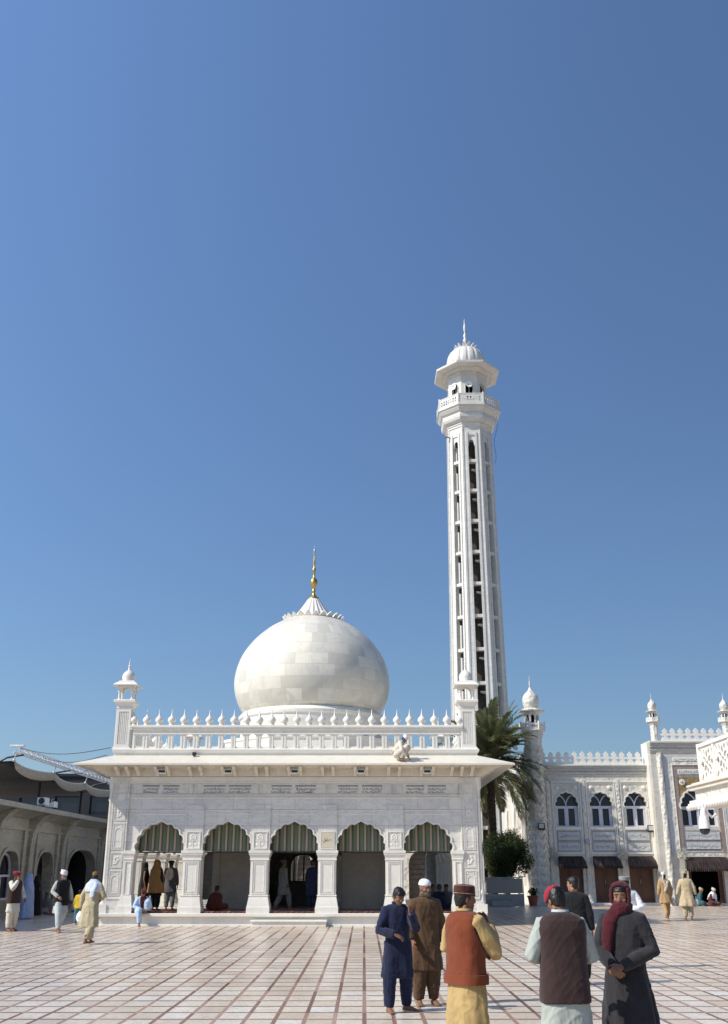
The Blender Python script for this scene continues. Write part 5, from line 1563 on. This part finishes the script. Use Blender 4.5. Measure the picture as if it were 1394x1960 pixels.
    if cap:
        kind, col = cap[0], cap[1]; cm = MB()
        if kind == 'skullcap':
            cm.loft([ell_ring(0, y, z, rx, ry, 26, 2.1) for z, rx, ry, y in [(.040, .0835, .106, .010), (.055, .0845, .107, .009), (.085, .080, .101, .010), (.112, .062, .080, .013), (.128, .034, .045, .016), (.133, .010, .012, .016)]])
        elif kind == 'round':      # stiff cap with a flat crown
            cm.loft([ell_ring(0, .010, z, rx, rx * 1.22, 28, 2.1) for z, rx in [(.030, .0855), (.036, .088), (.075, .0885), (.108, .0865), (.122, .080), (.128, .055), (.131, .01)]])
        elif kind == 'turban':
            for q in range(5):
                a0 = q * 1.3; pts = []
                for j in range(25):
                    a = 2 * PI * j / 24; pts.append((.074 * math.cos(a), .012 + .092 * math.sin(a), .050 + .019 * q + .022 * math.sin(a + a0)))
                cm.tube(pts, .027 - .002 * q, 8)
            cm.ball((0, .012, .10), (.068, .085, .055), 14, 8)
            if len(cap) > 2: cm.tube([(.03, .10, .05), (.04, .125, -.06), (.05, .13, -.2)], [.03, .028, .02], 8, True, .4)
        elif kind == 'pakol':
            cm.loft([ell_ring(0, .006, z, rx, rx * 1.15, 26, 2.1) for z, rx in [(.035, .088), (.045, .102), (.062, .106), (.078, .102), (.088, .112), (.10, .116), (.112, .108), (.122, .07), (.125, .01)]])
        cm.xf(Sm @ Mh)
        fuse(cm, 'cap' if kind != 'turban' else 'turban', .007 if near else .012, fab(col), t, 2, .0025, 24, 1.0, seed)
        if kind == 'round' and near:
            ln_ = MB()
            for z, rx in ((.118, .0835), (.046, .0895)): ln_.tube([(rx * math.cos(a), .010 + rx * 1.22 * math.sin(a), z) for a in [2 * PI * j / 30 for j in range(31)]], .0025, 5)
            head_part(ln_, 'cap_piping', fab('tan'))
    # ---- kameez: trunk, skirt and sleeves melted together
    hem = k.get('hem', .50); top = k.get('top')
    if top:
        fl = k.get('flare', 1.0); bk = k.get('bulk', .98 if k.get('vest') else 1.06); sw = k.get('sway', (0, 0)); km = MB(); i0 = 0
        def wav(a, z):
            g = max(0, min(1, ((k['vest'][1] if k.get('vest') else 1.0) - z) / .45)); return g * (.055 * math.sin(5 * a + seed) + .045 * math.sin(9 * a + 2 * seed + 3 * z))
        rows = [ell_ring(0, .008, 1.475, .068, .066, 48, 2.1)] + [ell_ring(0, 0, z, rx * bk, ry * bk * 1.08, 48, 2.3) for z, rx, ry in TORSO if z < 1.47]
        rows = [[Mt @ q for q in r_] for r_ in rows]
        if k.get('sit'): km.loft(rows)
        if not k.get('sit'):
            sk = [q for q in SKIRT if q[0] > hem + .03] + [(hem, .240 * (1 if hem < .6 else .93), .150)]
            km.loft(rows + [ell_ring(sw[0] * (1 - z) , Mt.translation.y * max(0, (z - .6)) + sw[1] * (1 - z), z, rx * bk * (1 + (fl - 1) * max(0, (1 - z) * 2)), ry * bk * 1.08 * (1 + (fl - 1) * max(0, (1 - z) * 2)), 48, 2.2, wav) for z, rx, ry in sk])
        else:
            km.ball((0, G[1][0][1], G[1][0][2] + .02), (.205, .15, .14), 18, 10)
            for s in (-1, 1):
                hip, kn = Vector(G[s][0]), Vector(G[s][1]); km.tube([hip, hip.lerp(kn, .5), hip.lerp(kn, .98)], [.145, .13, .105], 12); km.ball(kn, .104, 14, 9)
        for s in (-1, 1):
            e, w = Mt @ Vector(A[s][0]), Mt @ Vector(A[s][1]); sh = Mt @ Vector((s * .165, 0, 1.375)); cu = e.lerp(w, k.get('cuff', .93))
            km.tube([Mt @ Vector((s * .09, 0, 1.38)), sh, sh.lerp(e, .5), e, e.lerp(cu, .5), cu], [.074 if k.get('vest') else .085, .080 if k.get('vest') else .084, .076, .069, .063, .050], 14)
        km.xf(Sm)
        fuse(km, 'kameez', cvx, fab(top), t, 3, .0085, 6.0, .4, seed)
        if k.get('collar'):
            co_ = MB(); rr_ = [ell_ring(0, .006, z, rx, ry, 30, 2.1) for z, rx, ry in ((1.452, .080, .072), (1.485, .074, .068), (1.50, .078, .072), (1.478, .086, .078))]
            co_.loft(rr_, cap=False); co_.xf(Sm @ Mt); co_.build('collar', fab(k['collar']), t, 80)
        if k.get('placket'):
            pq = MB().box(-.016, .016, -.150, -.128, 1.10, 1.42); pq.xf(Sm @ Mt @ Matrix.Rotation(R(-2), 4, 'X')); 
            for z in (1.36, 1.26, 1.16): pq.ball(Sm @ Mt @ Vector((0, -.147, z)), .008, 8, 5)
            pq.build('placket', fab(k['placket']), t, 30)
    if k.get('bottom'):
        tm = MB()
        for s in (-1, 1):
            hip, kn, an, toe = (Vector(q) for q in G[s]); cu = kn.lerp(an, k.get('cuffleg', .93))
            wd = k.get('wide', 1.0)
            if k.get('sit'):
                tm.tube([hip, hip.lerp(kn, .5), kn], [.100, .112, .092], 14); tm.ball(kn, .092, 14, 9); tm.tube([kn, kn.lerp(an, .5), cu], [.090, .085, .066], 14)
            else: tm.tube([hip + Vector((0, 0, .04)), hip.lerp(kn, .5), kn, kn.lerp(an, .5), cu], [.100, .115 * wd, .105 * wd, .092 * wd, .066], 14)
        tm.ball((0, (G[1][0][1] + G[-1][0][1]) / 2, G[1][0][2] + .03), (.165, .110, .10), 16, 8)
        tm.xf(Sm); fuse(tm, 'trousers', cvx, fab(k['bottom']), t, 3, .009, 6.0, .45, seed + 1)
    if k.get('vest'):
        col, vh = k['vest'][:2]; vm = MB()
        pf = [(1.470, .098, .084), (1.445, .160, .110), (1.405, .203, .130), (1.33, .219, .140), (1.22, .213, .139), (1.10, .206, .138), (.98, .208, .142), (.86, .216, .150), (.72, .226, .158), (.62, .232, .162)]
        pf = [q for q in pf if q[0] > vh + .02]; vm.loft([ell_ring(0, .004, z, rx * k.get('vbulk', 1.07), ry * k.get('vbulk', 1.07) * 1.05, 40, 2.5) for z, rx, ry in pf] + [ell_ring(0, .004, vh, pf[-1][1] * 1.08, pf[-1][2] * 1.11, 40, 2.5)])
        vm.xf(Mt); vm.xf(Sm); fuse(vm, 'waistcoat', cvx * .9, fab(col), t, 3, .0050, 5.0, .35, seed + 2); wo = [o for o in t.children if o.name.startswith('waistcoat')][0]
        if len(k['vest']) > 2 and True:     # dark armhole edging and a ribbed welt
            for s in (-1, 1):
                sh = Mt @ Vector((s * .165, 0, 1.375)) * S; e = Mt @ Vector(A[s][0]) * S; dv = e - sh
                if len(wo.data.materials) < 2: wo.data.materials.append(fab('black'))
                for f_ in wo.data.polygons:
                    u_ = (f_.center - sh).dot(dv) / dv.length_squared; r0 = (.080 - .008 * u_ + .016) * S
                    if .04 < u_ < .9 and (f_.center - sh - dv * max(0, u_)).length < r0 and abs(f_.center.x) > .13: f_.material_index = 1
            wl = MB(); rings = []
            for z, e in ((vh - .010, 1.0), (vh + .055, 1.012), (vh + .075, 1.0)):
                rings.append(ell_ring(0, .004, z, .2345 * e, .166 * e, 220, 2.5, lambda a, z: .006 * math.sin(a * 70)))
            wl.loft(rings); wl.xf(Sm @ Mt).build('ribbed_welt', fab(col), t, 60)
    # ---- wraps
    if k.get('veil'):              # long veil or burqa falling from the crown
        col, vh, wd = k['veil']; vm = MB(); rows = []
        for z, rx, ry, y in [(1.735, .02, .02, .0), (1.72, .062, .075, .0), (1.67, .098, .118, .002), (1.60, .108, .130, .004), (1.52, .118, .132, .010), (1.44, .185, .150, .01), (1.36, .235, .175, .008), (1.15, .262, .205, -.01), (.9, .285, .23, -.005), (.6, .31, .255, 0), (.3, .335, .275, 0), (.03, .355, .29, 0)]:
            if z < vh: continue
            rows.append(ell_ring(0, y, z, rx * wd, ry * wd, 44, 2.1, lambda a, z: max(0, min(1, (1.5 - z) / .8)) * (.045 * math.sin(7 * a + seed) + .035 * math.sin(13 * a + seed * 2 + z))))
        vm.loft(rows); vm.xf(Mt); vm.xf(Sm); fuse(vm, 'veil', cvx, fab(col), t, 2, .009, 6, .3, seed + 3)
    if k.get('shawl'):             # cloth over the shoulders
        vm = MB(); vm.loft([ell_ring(0, y, z, rx, ry, 36, 2.2) for z, rx, ry, y in [(1.53, .088, .090, .02), (1.49, .125, .112, .012), (1.44, .190, .135, .006), (1.38, .228, .150, .004), (1.30, .238, .155, .006), (1.22, .225, .150, .01)]])
        vm.tube([(.12, -.10, 1.42), (.10, -.165, 1.25), (.11, -.17, 1.02)], [.06, .06, .055], 10, True, .5); vm.tube([(-.12, .10, 1.42), (-.10, .16, 1.25), (-.10, .17, 1.08)], [.06, .07, .06], 10, True, .5)
        vm.xf(Mt); vm.xf(Sm); fuse(vm, 'shawl', cvx, fab(k['shawl']), t, 2, .010, 8, .6, seed + 4)
    if k.get('extra'): k['extra'](t, Sm, Mt, Mh, near, cvx, seed)
    return t

def ground(px, Y): 
    q = at(px, 1700, Y); k_ = (Y / (_c + .47 * _s))
    return Vector(((px - 697) / FOC * k_, Y, 0))

WALK = {-1: ((-.10, 0, .92), (-.12, -.16, .50), (-.12, -.22, .085), (-.1, -1, 0)), 1: ((.10, 0, .92), (.11, .04, .49), (.11, .28, .11), (.1, -1, 0))}
STRIDE = {1: ((.10, 0, .92), (.12, -.16, .50), (.12, -.24, .085), (.1, -1, 0)), -1: ((-.10, 0, .92), (-.11, .05, .49), (-.11, .27, .10), (-.1, -1, 0))}
SITX = {s: ((s * .11, 0, .14), (s * .36, -.26, .16), (s * .02, -.38, .09), (-s, -.2, 0)) for s in (-1, 1)}

# ---- the five in front
person('boy in a navy blue shalwar kameez, head bowed and one hand raised', ground(762, 15.15), 12, 1.60, True, top='navy', bottom='navy', hem=.46, hair='fringe', collar='navy', placket='navy', head=(14, 24, 0), cuff=.97, bulk=.95, cuffleg=.99,
       arms={-1: ((-.290, -.05, 1.10), (-.10, -.285, 1.055), (.1, .5, -.85), .35, (.85, -.12, -.38)), 1: ((.235, -.20, 1.14), (.115, -.33, 1.345), (-.5, .85, .1), .55, (-.05, .0, 1))},
       legs={-1: ((-.10, 0, .92), (-.135, -.06, .48), (-.165, -.10, .08), (.10, -1, 0)), 1: ((.10, 0, .92), (.125, -.01, .48), (.14, .06, .08), (.95, -.40, 0))})
person('bearded man in a brown shalwar kameez and white skullcap beside the navy boy', ground(816, 15.85), 14, 1.69, True, top='brown', bottom='brown', hem=.47, cap=('skullcap', 'white'), beard='beard_mid', brow='grey', collar='brown', placket='brown', head=(16, 4, 0), cuff=.97, bulk=1.04, wide=1.12, cuffleg=.99,
       arms={-1: ((-.29, -.02, 1.10), (-.26, -.16, .88), (1, 0, 0), .5), 1: ((.262, .03, 1.10), (.275, -.03, .84), (-1, 0, 0), .55)})
person('man in a rust red knitted waistcoat, mustard kameez and brown cap, back turned', ground(893, 10.4), 128, 1.69, True, top='mustard', bottom='mustard_lo', hem=.42, hair='short', cap=('round', 'cap_brown'), vest=('rust', .84, True), collar='mustard', head=(-22, 4, 0), cuff=.95, flare=.96, vbulk=.98,
       arms={1: ((.30, -.02, 1.14), (.10, -.27, 1.08), (0, 1, 0), .6), -1: ((-.245, -.17, 1.10), (-.08, -.235, 1.36), (.4, .7, .3), .9, (.7, .1, .6))})
person('man in a dark umber waistcoat over pale sage kameez with a red cap, back turned', ground(1080, 10.1), 184, 1.69, True, top='sage', bottom='sage', hem=.40, hair='short', vest=('umber', .70), collar='lightgrey', head=(18, 26, 0), cuff=.97, vbulk=1.05, flare=1.0,
       arms={1: ((.285, -.02, 1.10), (.15, -.29, 1.05), (0, 1, 0), .6), -1: ((-.290, -.03, 1.08), (-.14, -.28, 1.05), (0, 1, 0), .6)},
       extra=lambda t, Sm, Mt, Mh, near, cvx, seed: fuse(MB().loft([ell_ring(0, y, z, rx, ry, 26, 2.1) for z, rx, ry, y in [(.020, .084, .085, -.034), (.055, .091, .100, -.018), (.09, .087, .102, -.004), (.124, .062, .078, .004), (.142, .018, .02, .006)]]).xf(Sm @ Mh), 'cap', .007, fab('crimson'), t, 2, .002, 20, 1.0, seed))

def scarf(t, Sm, Mt, Mh, near, cvx, seed):
    """maroon scarf wound over the head, across the mouth and down the chest"""
    m = MB(); 
    m.loft([ell_ring(0, y, z, rx, ry, 30, 2.1) for z, rx, ry, y in [(-.14, .086, .086, .012), (-.08, .089, .088, .022), (-.02, .094, .090, .034), (.03, .098, .092, .038), (.075, .094, .092, .036), (.108, .078, .082, .034), (.132, .046, .05, .032), (.140, .015, .016, .032)]])
    m.loft([ell_ring(0, y, z, rx, ry, 30, 2.1) for z, rx, ry, y in [(-.16, .090, .096, -.006), (-.12, .089, .106, -.012), (-.08, .084, .112, -.014), (-.050, .079, .110, -.012), (-.040, .072, .098, -.008)]])
    for q in range(3): m.tube([(.088 * math.cos(a), .0 + .105 * math.sin(a) - .012, -.155 + .022 * q + .035 * math.cos(a + .6)) for a in [2 * PI * j / 26 for j in range(27)]], .020, 8)
    for s in (-1, 1): m.tube([(s * .078, -.045, .085), (s * .087, -.05, .02), (s * .087, -.055, -.05)], [.012, .014, .017], 8)
    m.tube([(-.07, -.050, .098), (0, -.066, .122), (.07, -.050, .098)], [.009, .010, .009], 8)
    m.xf(Mh)
    i0 = len(m.v); m.tube([(-.02, -.09, 1.47), (-.085, -.145, 1.36), (-.115, -.16, 1.20), (-.12, -.15, 1.03)], [.060, .062, .052, .038], 12, True, .55); m.xf(Mt, i0)
    m.xf(Sm); fuse(m, 'head_scarf', .008, fab('maroon'), t, 3, .007, 9, .6, seed)
def coat(t, Sm, Mt, Mh, near, cvx, seed):
    scarf(t, Sm, Mt, Mh, near, cvx, seed)
person('man wrapped in a maroon head scarf and long charcoal coat, face to the camera', ground(1201, 10.7), -34, 1.70, True, top='charcoal', hem=.05, hair='short', head=(12, 5, 0), bulk=1.02, flare=1.06, cuff=.98, skin='skin',
       arms={1: ((.275, .03, 1.10), (.05, -.26, .965), (-.2, .8, -.3), .9), -1: ((-.225, -.12, 1.10), (-.04, -.25, .955), (.3, .8, -.3), .9)}, extra=coat)

# ---- the middle distance, right
person('young man dressed all in black seen from behind, face turned left', ground(1110, 18.5), 166, 1.71, False, top='black', bottom='black', hem=.50, hair='short', head=(66, 0, 0), voxel=.009, cvoxel=.014, skin='skin_pale')
person('man in a white kameez and grey cap with an arm bent behind his back', ground(1211, 21.5), 190, 1.70, False, top='white', bottom='white', hem=.45, hair='short', cap=('pakol', 'grey'), head=(-12, 0, 0), voxel=.009, cvoxel=.015,
       arms={-1: ((-.27, .12, 1.12), (-.02, .20, 1.06), (0, 1, 0), .4), 1: ((.28, .10, 1.10), (.02, .20, 1.03), (0, 1, 0), .4)})
def bag(off, col='offwhite', r_=(.10, .08, .14)):
    def f_(t, Sm, Mt, Mh, near, cvx, seed):
        m = MB().ball(off, r_, 14, 9); m.tube([(off[0], off[1], off[2] + r_[2] * .7), (off[0], off[1], off[2] + r_[2] + .09)], [.03, .012], 8); m.xf(Sm)
        o = fuse(m, 'carrier_bag', .012, fab(col), None, 1, .008, 16, 1.0, seed)
        o.location = t.location; o.rotation_euler = t.rotation_euler
        tag(o, f_.label, 'bag')
    return f_
b1 = bag((-.30, .02, .60)); b1.label = 'pale cloth bag held by the man in tan walking to the hall'
def pack(t, Sm, Mt, Mh, near, cvx, seed):
    b1(t, Sm, Mt, Mh, near, cvx, seed)
    m = MB().tube([(-.1, .14, 1.40), (-.02, .165, 1.20), (.06, .17, 1.0)], [.05, .06, .045], 10, True, .5); m.tube([(.06, .15, 1.40), (.02, .17, 1.22), (0, .17, 1.05)], [.04, .045, .03], 8, True, .5); m.xf(Sm); fuse(m, 'shoulder_cloth', .014, fab('cream'), t, 1, .008, 9, .6, seed)
person('man in tan with white turban walking away towards the hall', ground(1289, 42.0), 186, 1.70, False, top='tan', bottom='tan', hem=.58, hair='short', cap=('turban', 'white', 1), face=False, legs=WALK, head=(-20, 0, 0), voxel=.014, cvoxel=.02, extra=pack, flare=1.05)
b2 = bag((-.33, -.02, .60)); b2.label = 'white bag hanging from the hand of the man in beige with the yellow turban'
person('man in a beige kameez and pale yellow turban walking towards the open portal', ground(1331, 41.5), 176, 1.74, False, top='beige', bottom='beige', hem=.46, hair='short', cap=('turban', 'sand', 1), face=False, head=(-30, 0, 0), voxel=.014, cvoxel=.02, bulk=1.12, flare=1.12, extra=b2,
       arms={1: ((.29, .04, 1.12), (.36, -.02, .86), (-1, 0, 0), .5), -1: ((-.29, .02, 1.12), (-.34, -.03, .86), (1, 0, 0), .5)})
for (px, Y, rz, kw, lb) in ((1352, 56.4, 70, dict(top='teal', bottom='teal', cap=('turban', 'sand')), 'person in teal sitting low at the open portal doorway'),
                            (1378, 56.2, 40, dict(top='darkred', bottom='darkred', shawl='white', cap=('turban', 'offwhite')), 'person in dark red with a white shawl sitting right of the portal doorway')):
    q = ground(px, Y); q.z = .11 if Y > 56.6 else 0
    person(lb, q, rz, 1.7, False, sit=True, legs=SITX, drop=-.80, lean=18, face=False, arms={s: ((s * .27, -.06, 1.14), (s * .16, -.30, 1.02), (0, 0, -1), .4) for s in (-1, 1)}, voxel=.016, cvoxel=.022, **kw)

# ---- left side
b3 = bag((.31, -.02, .62), 'white', (.12, .10, .15)); b3.label = 'white plastic bag in the hand of the barefoot man in sand coloured clothes'
person('barefoot man in sand coloured clothes with pale shawl and brown cap, walking', ground(163, 28.2), 158, 1.76, False, top='sand', bottom='sand', hem=.40, hair='short', cap=('round', 'browncap'), shawl='scarfblue', lean=7, head=(20, 6, 0), legs=STRIDE, voxel=.010, cvoxel=.016, bulk=1.0, flare=1.05, wide=1.1, extra=b3, sway=(0, .10),
       arms={-1: ((-.31, -.04, 1.15), (-.10, -.25, 1.08), (0, 1, 0), .5), 1: ((.285, .03, 1.12), (.31, -.02, .85), (-1, 0, 0), .6)})
person('old man with white turban, white beard and black waistcoat over grey green kameez', ground(103, 33.3), 42, 1.78, False, top='dusty', bottom='lightgrey', hem=.52, cap=('turban', 'white'), beard='beard_grey', long=True, brow='grey', vest=('black', .74), head=(10, 8, 0), voxel=.010, cvoxel=.016, legs=WALK,
       arms={-1: ((-.285, .02, 1.12), (-.20, -.20, .98), (.6, 0, -.6), .6), 1: ((.29, .0, 1.1), (.31, -.05, .86), (-1, 0, 0), .5)})
person('man in a maroon cap and dark red waistcoat holding a hand to his face', ground(10, 33.8), 62, 1.76, False, top='offwhite', bottom='cream', hem=.55, hair='short', cap=('pakol', 'crimson'), vest=('umber', .80), head=(8, 6, 0), voxel=.010, cvoxel=.016, beard='beard_dark',
       arms={-1: ((-.29, -.20, 1.20), (-.11, -.22, 1.46), (.5, .5, .2), .8, (.4, .2, .9)), 1: ((.27, -.05, 1.12), (.24, -.20, .92), (-1, 0, 0), .5)})
person('woman in a long sky blue burqa beside the man in the maroon cap', ground(36, 42.0), 100, 1.66, False, veil=('skyblue', .0, 1.05), face=False, voxel=.016, cvoxel=.022)
person('woman in a black veil in the shade behind the blue burqa', ground(52, 45.0), 150, 1.58, False, veil=('black', .0, 1.0), face=False, voxel=.016, cvoxel=.022)
person('child in a yellow shirt and dark trousers near the arcade', ground(139, 37.8), 170, 1.14, False, top='yellow', bottom='denim', hem=.78, hair='short', face=False, voxel=.014, cvoxel=.018)
person('seated person in white at the foot of the dark arcade arch', ground(133, 49.0), 60, 1.6, False, sit=True, legs=SITX, drop=-.80, lean=12, top='offwhite', bottom='offwhite', veil=None, hair='short', face=False, voxel=.018, cvoxel=.024)
for (px, Y, rz, c1, lb) in ((72, 47.5, 40, 'dim', 'person in dim grey sitting against the arcade wall next to the black veil'), (86, 46.0, 10, 'grey', 'person in grey sitting in the shade behind the old man')):
    person(lb, ground(px, Y), rz, 1.62, False, sit=True, legs=SITX, drop=-.80, lean=8, top=c1, bottom=c1, cap=('turban', 'dim'), face=False, voxel=.018, cvoxel=.024)

# ---- on the plinth, in the veranda and on the roof
def on_plinth(px, Y): q = ground(px, Y); q.z = .43; return q
SITB = {-1: ((-.10, .0, .47), (-.16, -.44, .49), (-.13, -.46, .075), (-.1, -1, 0)), 1: ((.10, .0, .47), (.15, -.30, .78), (.12, -.24, .48), (.2, -1, 0))}
p = ground(262, 36.98)
person('boy in pale blue clothes and dark red scarf sitting on the plinth edge', (p.x, p.y, 0), 22, 1.70, False, sit=True, legs=SITB, drop=-.49, lean=14, top='paleblue', bottom='paleblue', cap=('turban', 'darkred'), head=(-10, 18, 0), voxel=.010, cvoxel=.016,
       arms={-1: ((-.28, -.06, 1.14), (-.06, -.30, 1.08), (0, .5, -.8), .5), 1: ((.26, -.14, 1.14), (.05, -.34, 1.10), (0, .5, -.8), .5)},
       extra=lambda t, Sm, Mt, Mh, near, cvx, seed: fuse(MB().tube([(-.06, -.08, 1.46), (-.05, -.15, 1.30), (-.03, -.17, 1.12)], [.06, .06, .045], 9, True, .5).tube([(.06, -.08, 1.46), (.05, -.15, 1.32), (.04, -.17, 1.16)], [.06, .055, .045], 9, True, .5).ball((0, 0, 1.47), (.10, .10, .05), 14, 7).xf(Sm @ Mt), 'scarf', .012, fab('darkred'), t, 2, .006, 12, .8, seed))
person('woman in a long tan ochre veil standing in the first arch', on_plinth(287, 38.6), 150, 1.70, False, veil=('ochre', .45, 1.06), bottom='black', top='black', face=False, voxel=.014, cvoxel=.02)
def knap(t, Sm, Mt, Mh, near, cvx, seed):
    m = MB().ball((0, .17, 1.24), (.15, .10, .22), 14, 9); m.xf(Sm @ Mt); fuse(m, 'shoulder_bundle', .014, fab('cream'), t, 1, .012, 9, 1.0, seed)
person('man with a cream bundle on his back standing inside the first arch', on_plinth(315, 39.3), 176, 1.70, False, top='dim', bottom='grey', hem=.60, hair='short', face=False, voxel=.014, cvoxel=.02, extra=knap, cap=('pakol', 'black'))
person('dark figure at the far left inside the first arch', on_plinth(264, 39.6), 100, 1.64, False, veil=('black', .0, .85), face=False, voxel=.018, cvoxel=.024)
person('person in dark red sitting on the carpet in the second arch', on_plinth(404, 38.3), 165, 1.62, False, sit=True, legs=SITX, drop=-.80, lean=16, top='darkred', bottom='darkred', veil=None, hair='short', face=False, voxel=.016, cvoxel=.022, bulk=1.25)
person('man in pale clothes standing in the dark middle arch', on_plinth(538, 39.6), 120, 1.72, False, top='grey', bottom='grey', hem=.5, cap=('pakol', 'dim'), hair='short', face=False, legs=WALK, voxel=.016, cvoxel=.022)
person('man in dark blue standing against the right pier of the middle arch', on_plinth(596, 38.4), 150, 1.72, False, top='navy', bottom='navy', hem=.5, hair='short', face=False, voxel=.016, cvoxel=.022)
for (px, Y, rz, c1, c2, lb) in ((826, 39.4, 60, 'dim', 'black', 'person in grey sitting deep in the last arch, left of the blue one'), (843, 38.9, 140, 'navy', 'navy', 'person in blue sitting with back turned in the last arch'), (858, 39.2, 10, 'dim', 'dim', 'person sitting against the last pier of the shrine, facing out')):
    person(lb, on_plinth(px, Y), rz, 1.66, False, sit=True, legs=SITX, drop=-.80, lean=8, top=c1, bottom=c2, hair='short', face=False, voxel=.018, cvoxel=.024)
SQ = {-1: ((-.10, .04, .22), (-.15, -.36, .50), (-.12, -.12, .08), (-.1, -1, 0)), 1: ((.10, .04, .22), (.15, -.36, .50), (.12, -.12, .08), (.1, -1, 0))}
q = at(762, 1455, 36.28); zr = 5.37 + (36.28 - (SY - E)) / (E - .10) * .35
person('man in off white clothes and white cap crouching on the shrine eave', (q.x, 36.28, zr - .02), 76, 1.62, False, sit=True, legs=SQ, drop=-.66, lean=34, shift=.10, top='cream', bottom='cream', cap=('turban', 'white'), hair='short', head=(0, 6, 0), voxel=.011, cvoxel=.016, bulk=1.12,
       arms={s: ((s * .26, -.22, 1.20), (s * .16, -.46, 1.12), (0, .2, -1), .3) for s in (-1, 1)})
# ================================================================== CAMERA, SUN, SKY
cam = bpy.data.cameras.new('camera'); co = bpy.data.objects.new('camera', cam); COL.objects.link(co)
cam.sensor_fit = 'VERTICAL'; cam.sensor_height = 36.0; cam.sensor_width = 36.0 * 1394 / 1960; cam.lens = 36.0 * FOC / 1960
cam.clip_start = .1; cam.clip_end = 2000
co.location = (0, 0, EYE); co.rotation_euler = (PI / 2 + PITCH, 0, 0)
SC.camera = co

sd = Vector((-1.0, -.42, .96)).normalized()          # towards the sun
sun = bpy.data.lights.new('sun', 'SUN'); sun.energy = 3.8; sun.angle = R(.53); sun.color = (1.0, .935, .82)
so = bpy.data.objects.new('sun', sun); COL.objects.link(so)
so.rotation_euler = (-sd).to_track_quat('-Z', 'Y').to_euler(); so.location = sd * 80
w = bpy.data.worlds.new('World'); SC.world = w; w.use_nodes = True
nt = w.node_tree; bg = nt.nodes['Background']; sk = nt.nodes.new('ShaderNodeTexSky'); sk.sky_type = 'NISHITA'
sk.sun_disc = False; sk.sun_elevation = math.asin(sd.z); sk.sun_rotation = math.atan2(sd.x, sd.y)
sk.altitude = 0; sk.air_density = 1.0; sk.dust_density = .5; sk.ozone_density = 5.8
# sky brightness graded by hand: duller towards the horizon, brighter on the sun side
gm = nt.nodes.new('ShaderNodeTexCoord'); sx = nt.nodes.new('ShaderNodeSeparateXYZ'); nt.links.new(gm.outputs['Generated'], sx.inputs[0])
def wm(op, a, b):
    n = nt.nodes.new('ShaderNodeMath'); n.operation = op
    for i, q in enumerate((a, b)):
        if hasattr(q, 'links'): nt.links.new(q, n.inputs[i])
        else: n.inputs[i].default_value = q
    return n.outputs[0]
up = nt.nodes.new('ShaderNodeMapRange'); up.inputs[1].default_value = 0.0; up.inputs[2].default_value = .75; up.inputs[3].default_value = .52; up.inputs[4].default_value = 1.12; nt.links.new(sx.outputs[2], up.inputs[0])
az = nt.nodes.new('ShaderNodeMapRange'); az.inputs[1].default_value = -.7; az.inputs[2].default_value = .7; az.inputs[3].default_value = 1.36; az.inputs[4].default_value = .66; nt.links.new(sx.outputs[0], az.inputs[0])
gn = nt.nodes.new('ShaderNodeVectorMath'); gn.operation = 'SCALE'; nt.links.new(sk.outputs[0], gn.inputs[0]); nt.links.new(wm('MULTIPLY', up.outputs[0], az.outputs[0]), gn.inputs['Scale'])
nt.links.new(gn.outputs[0], bg.inputs[0]); bg.inputs[1].default_value = .13
SC.view_settings.view_transform = 'Standard'; SC.view_settings.look = 'None'; SC.view_settings.exposure = 0.34; SC.view_settings.gamma = 1
SC.cycles.max_bounces = 6; SC.cycles.diffuse_bounces = 4; SC.cycles.use_denoising = True
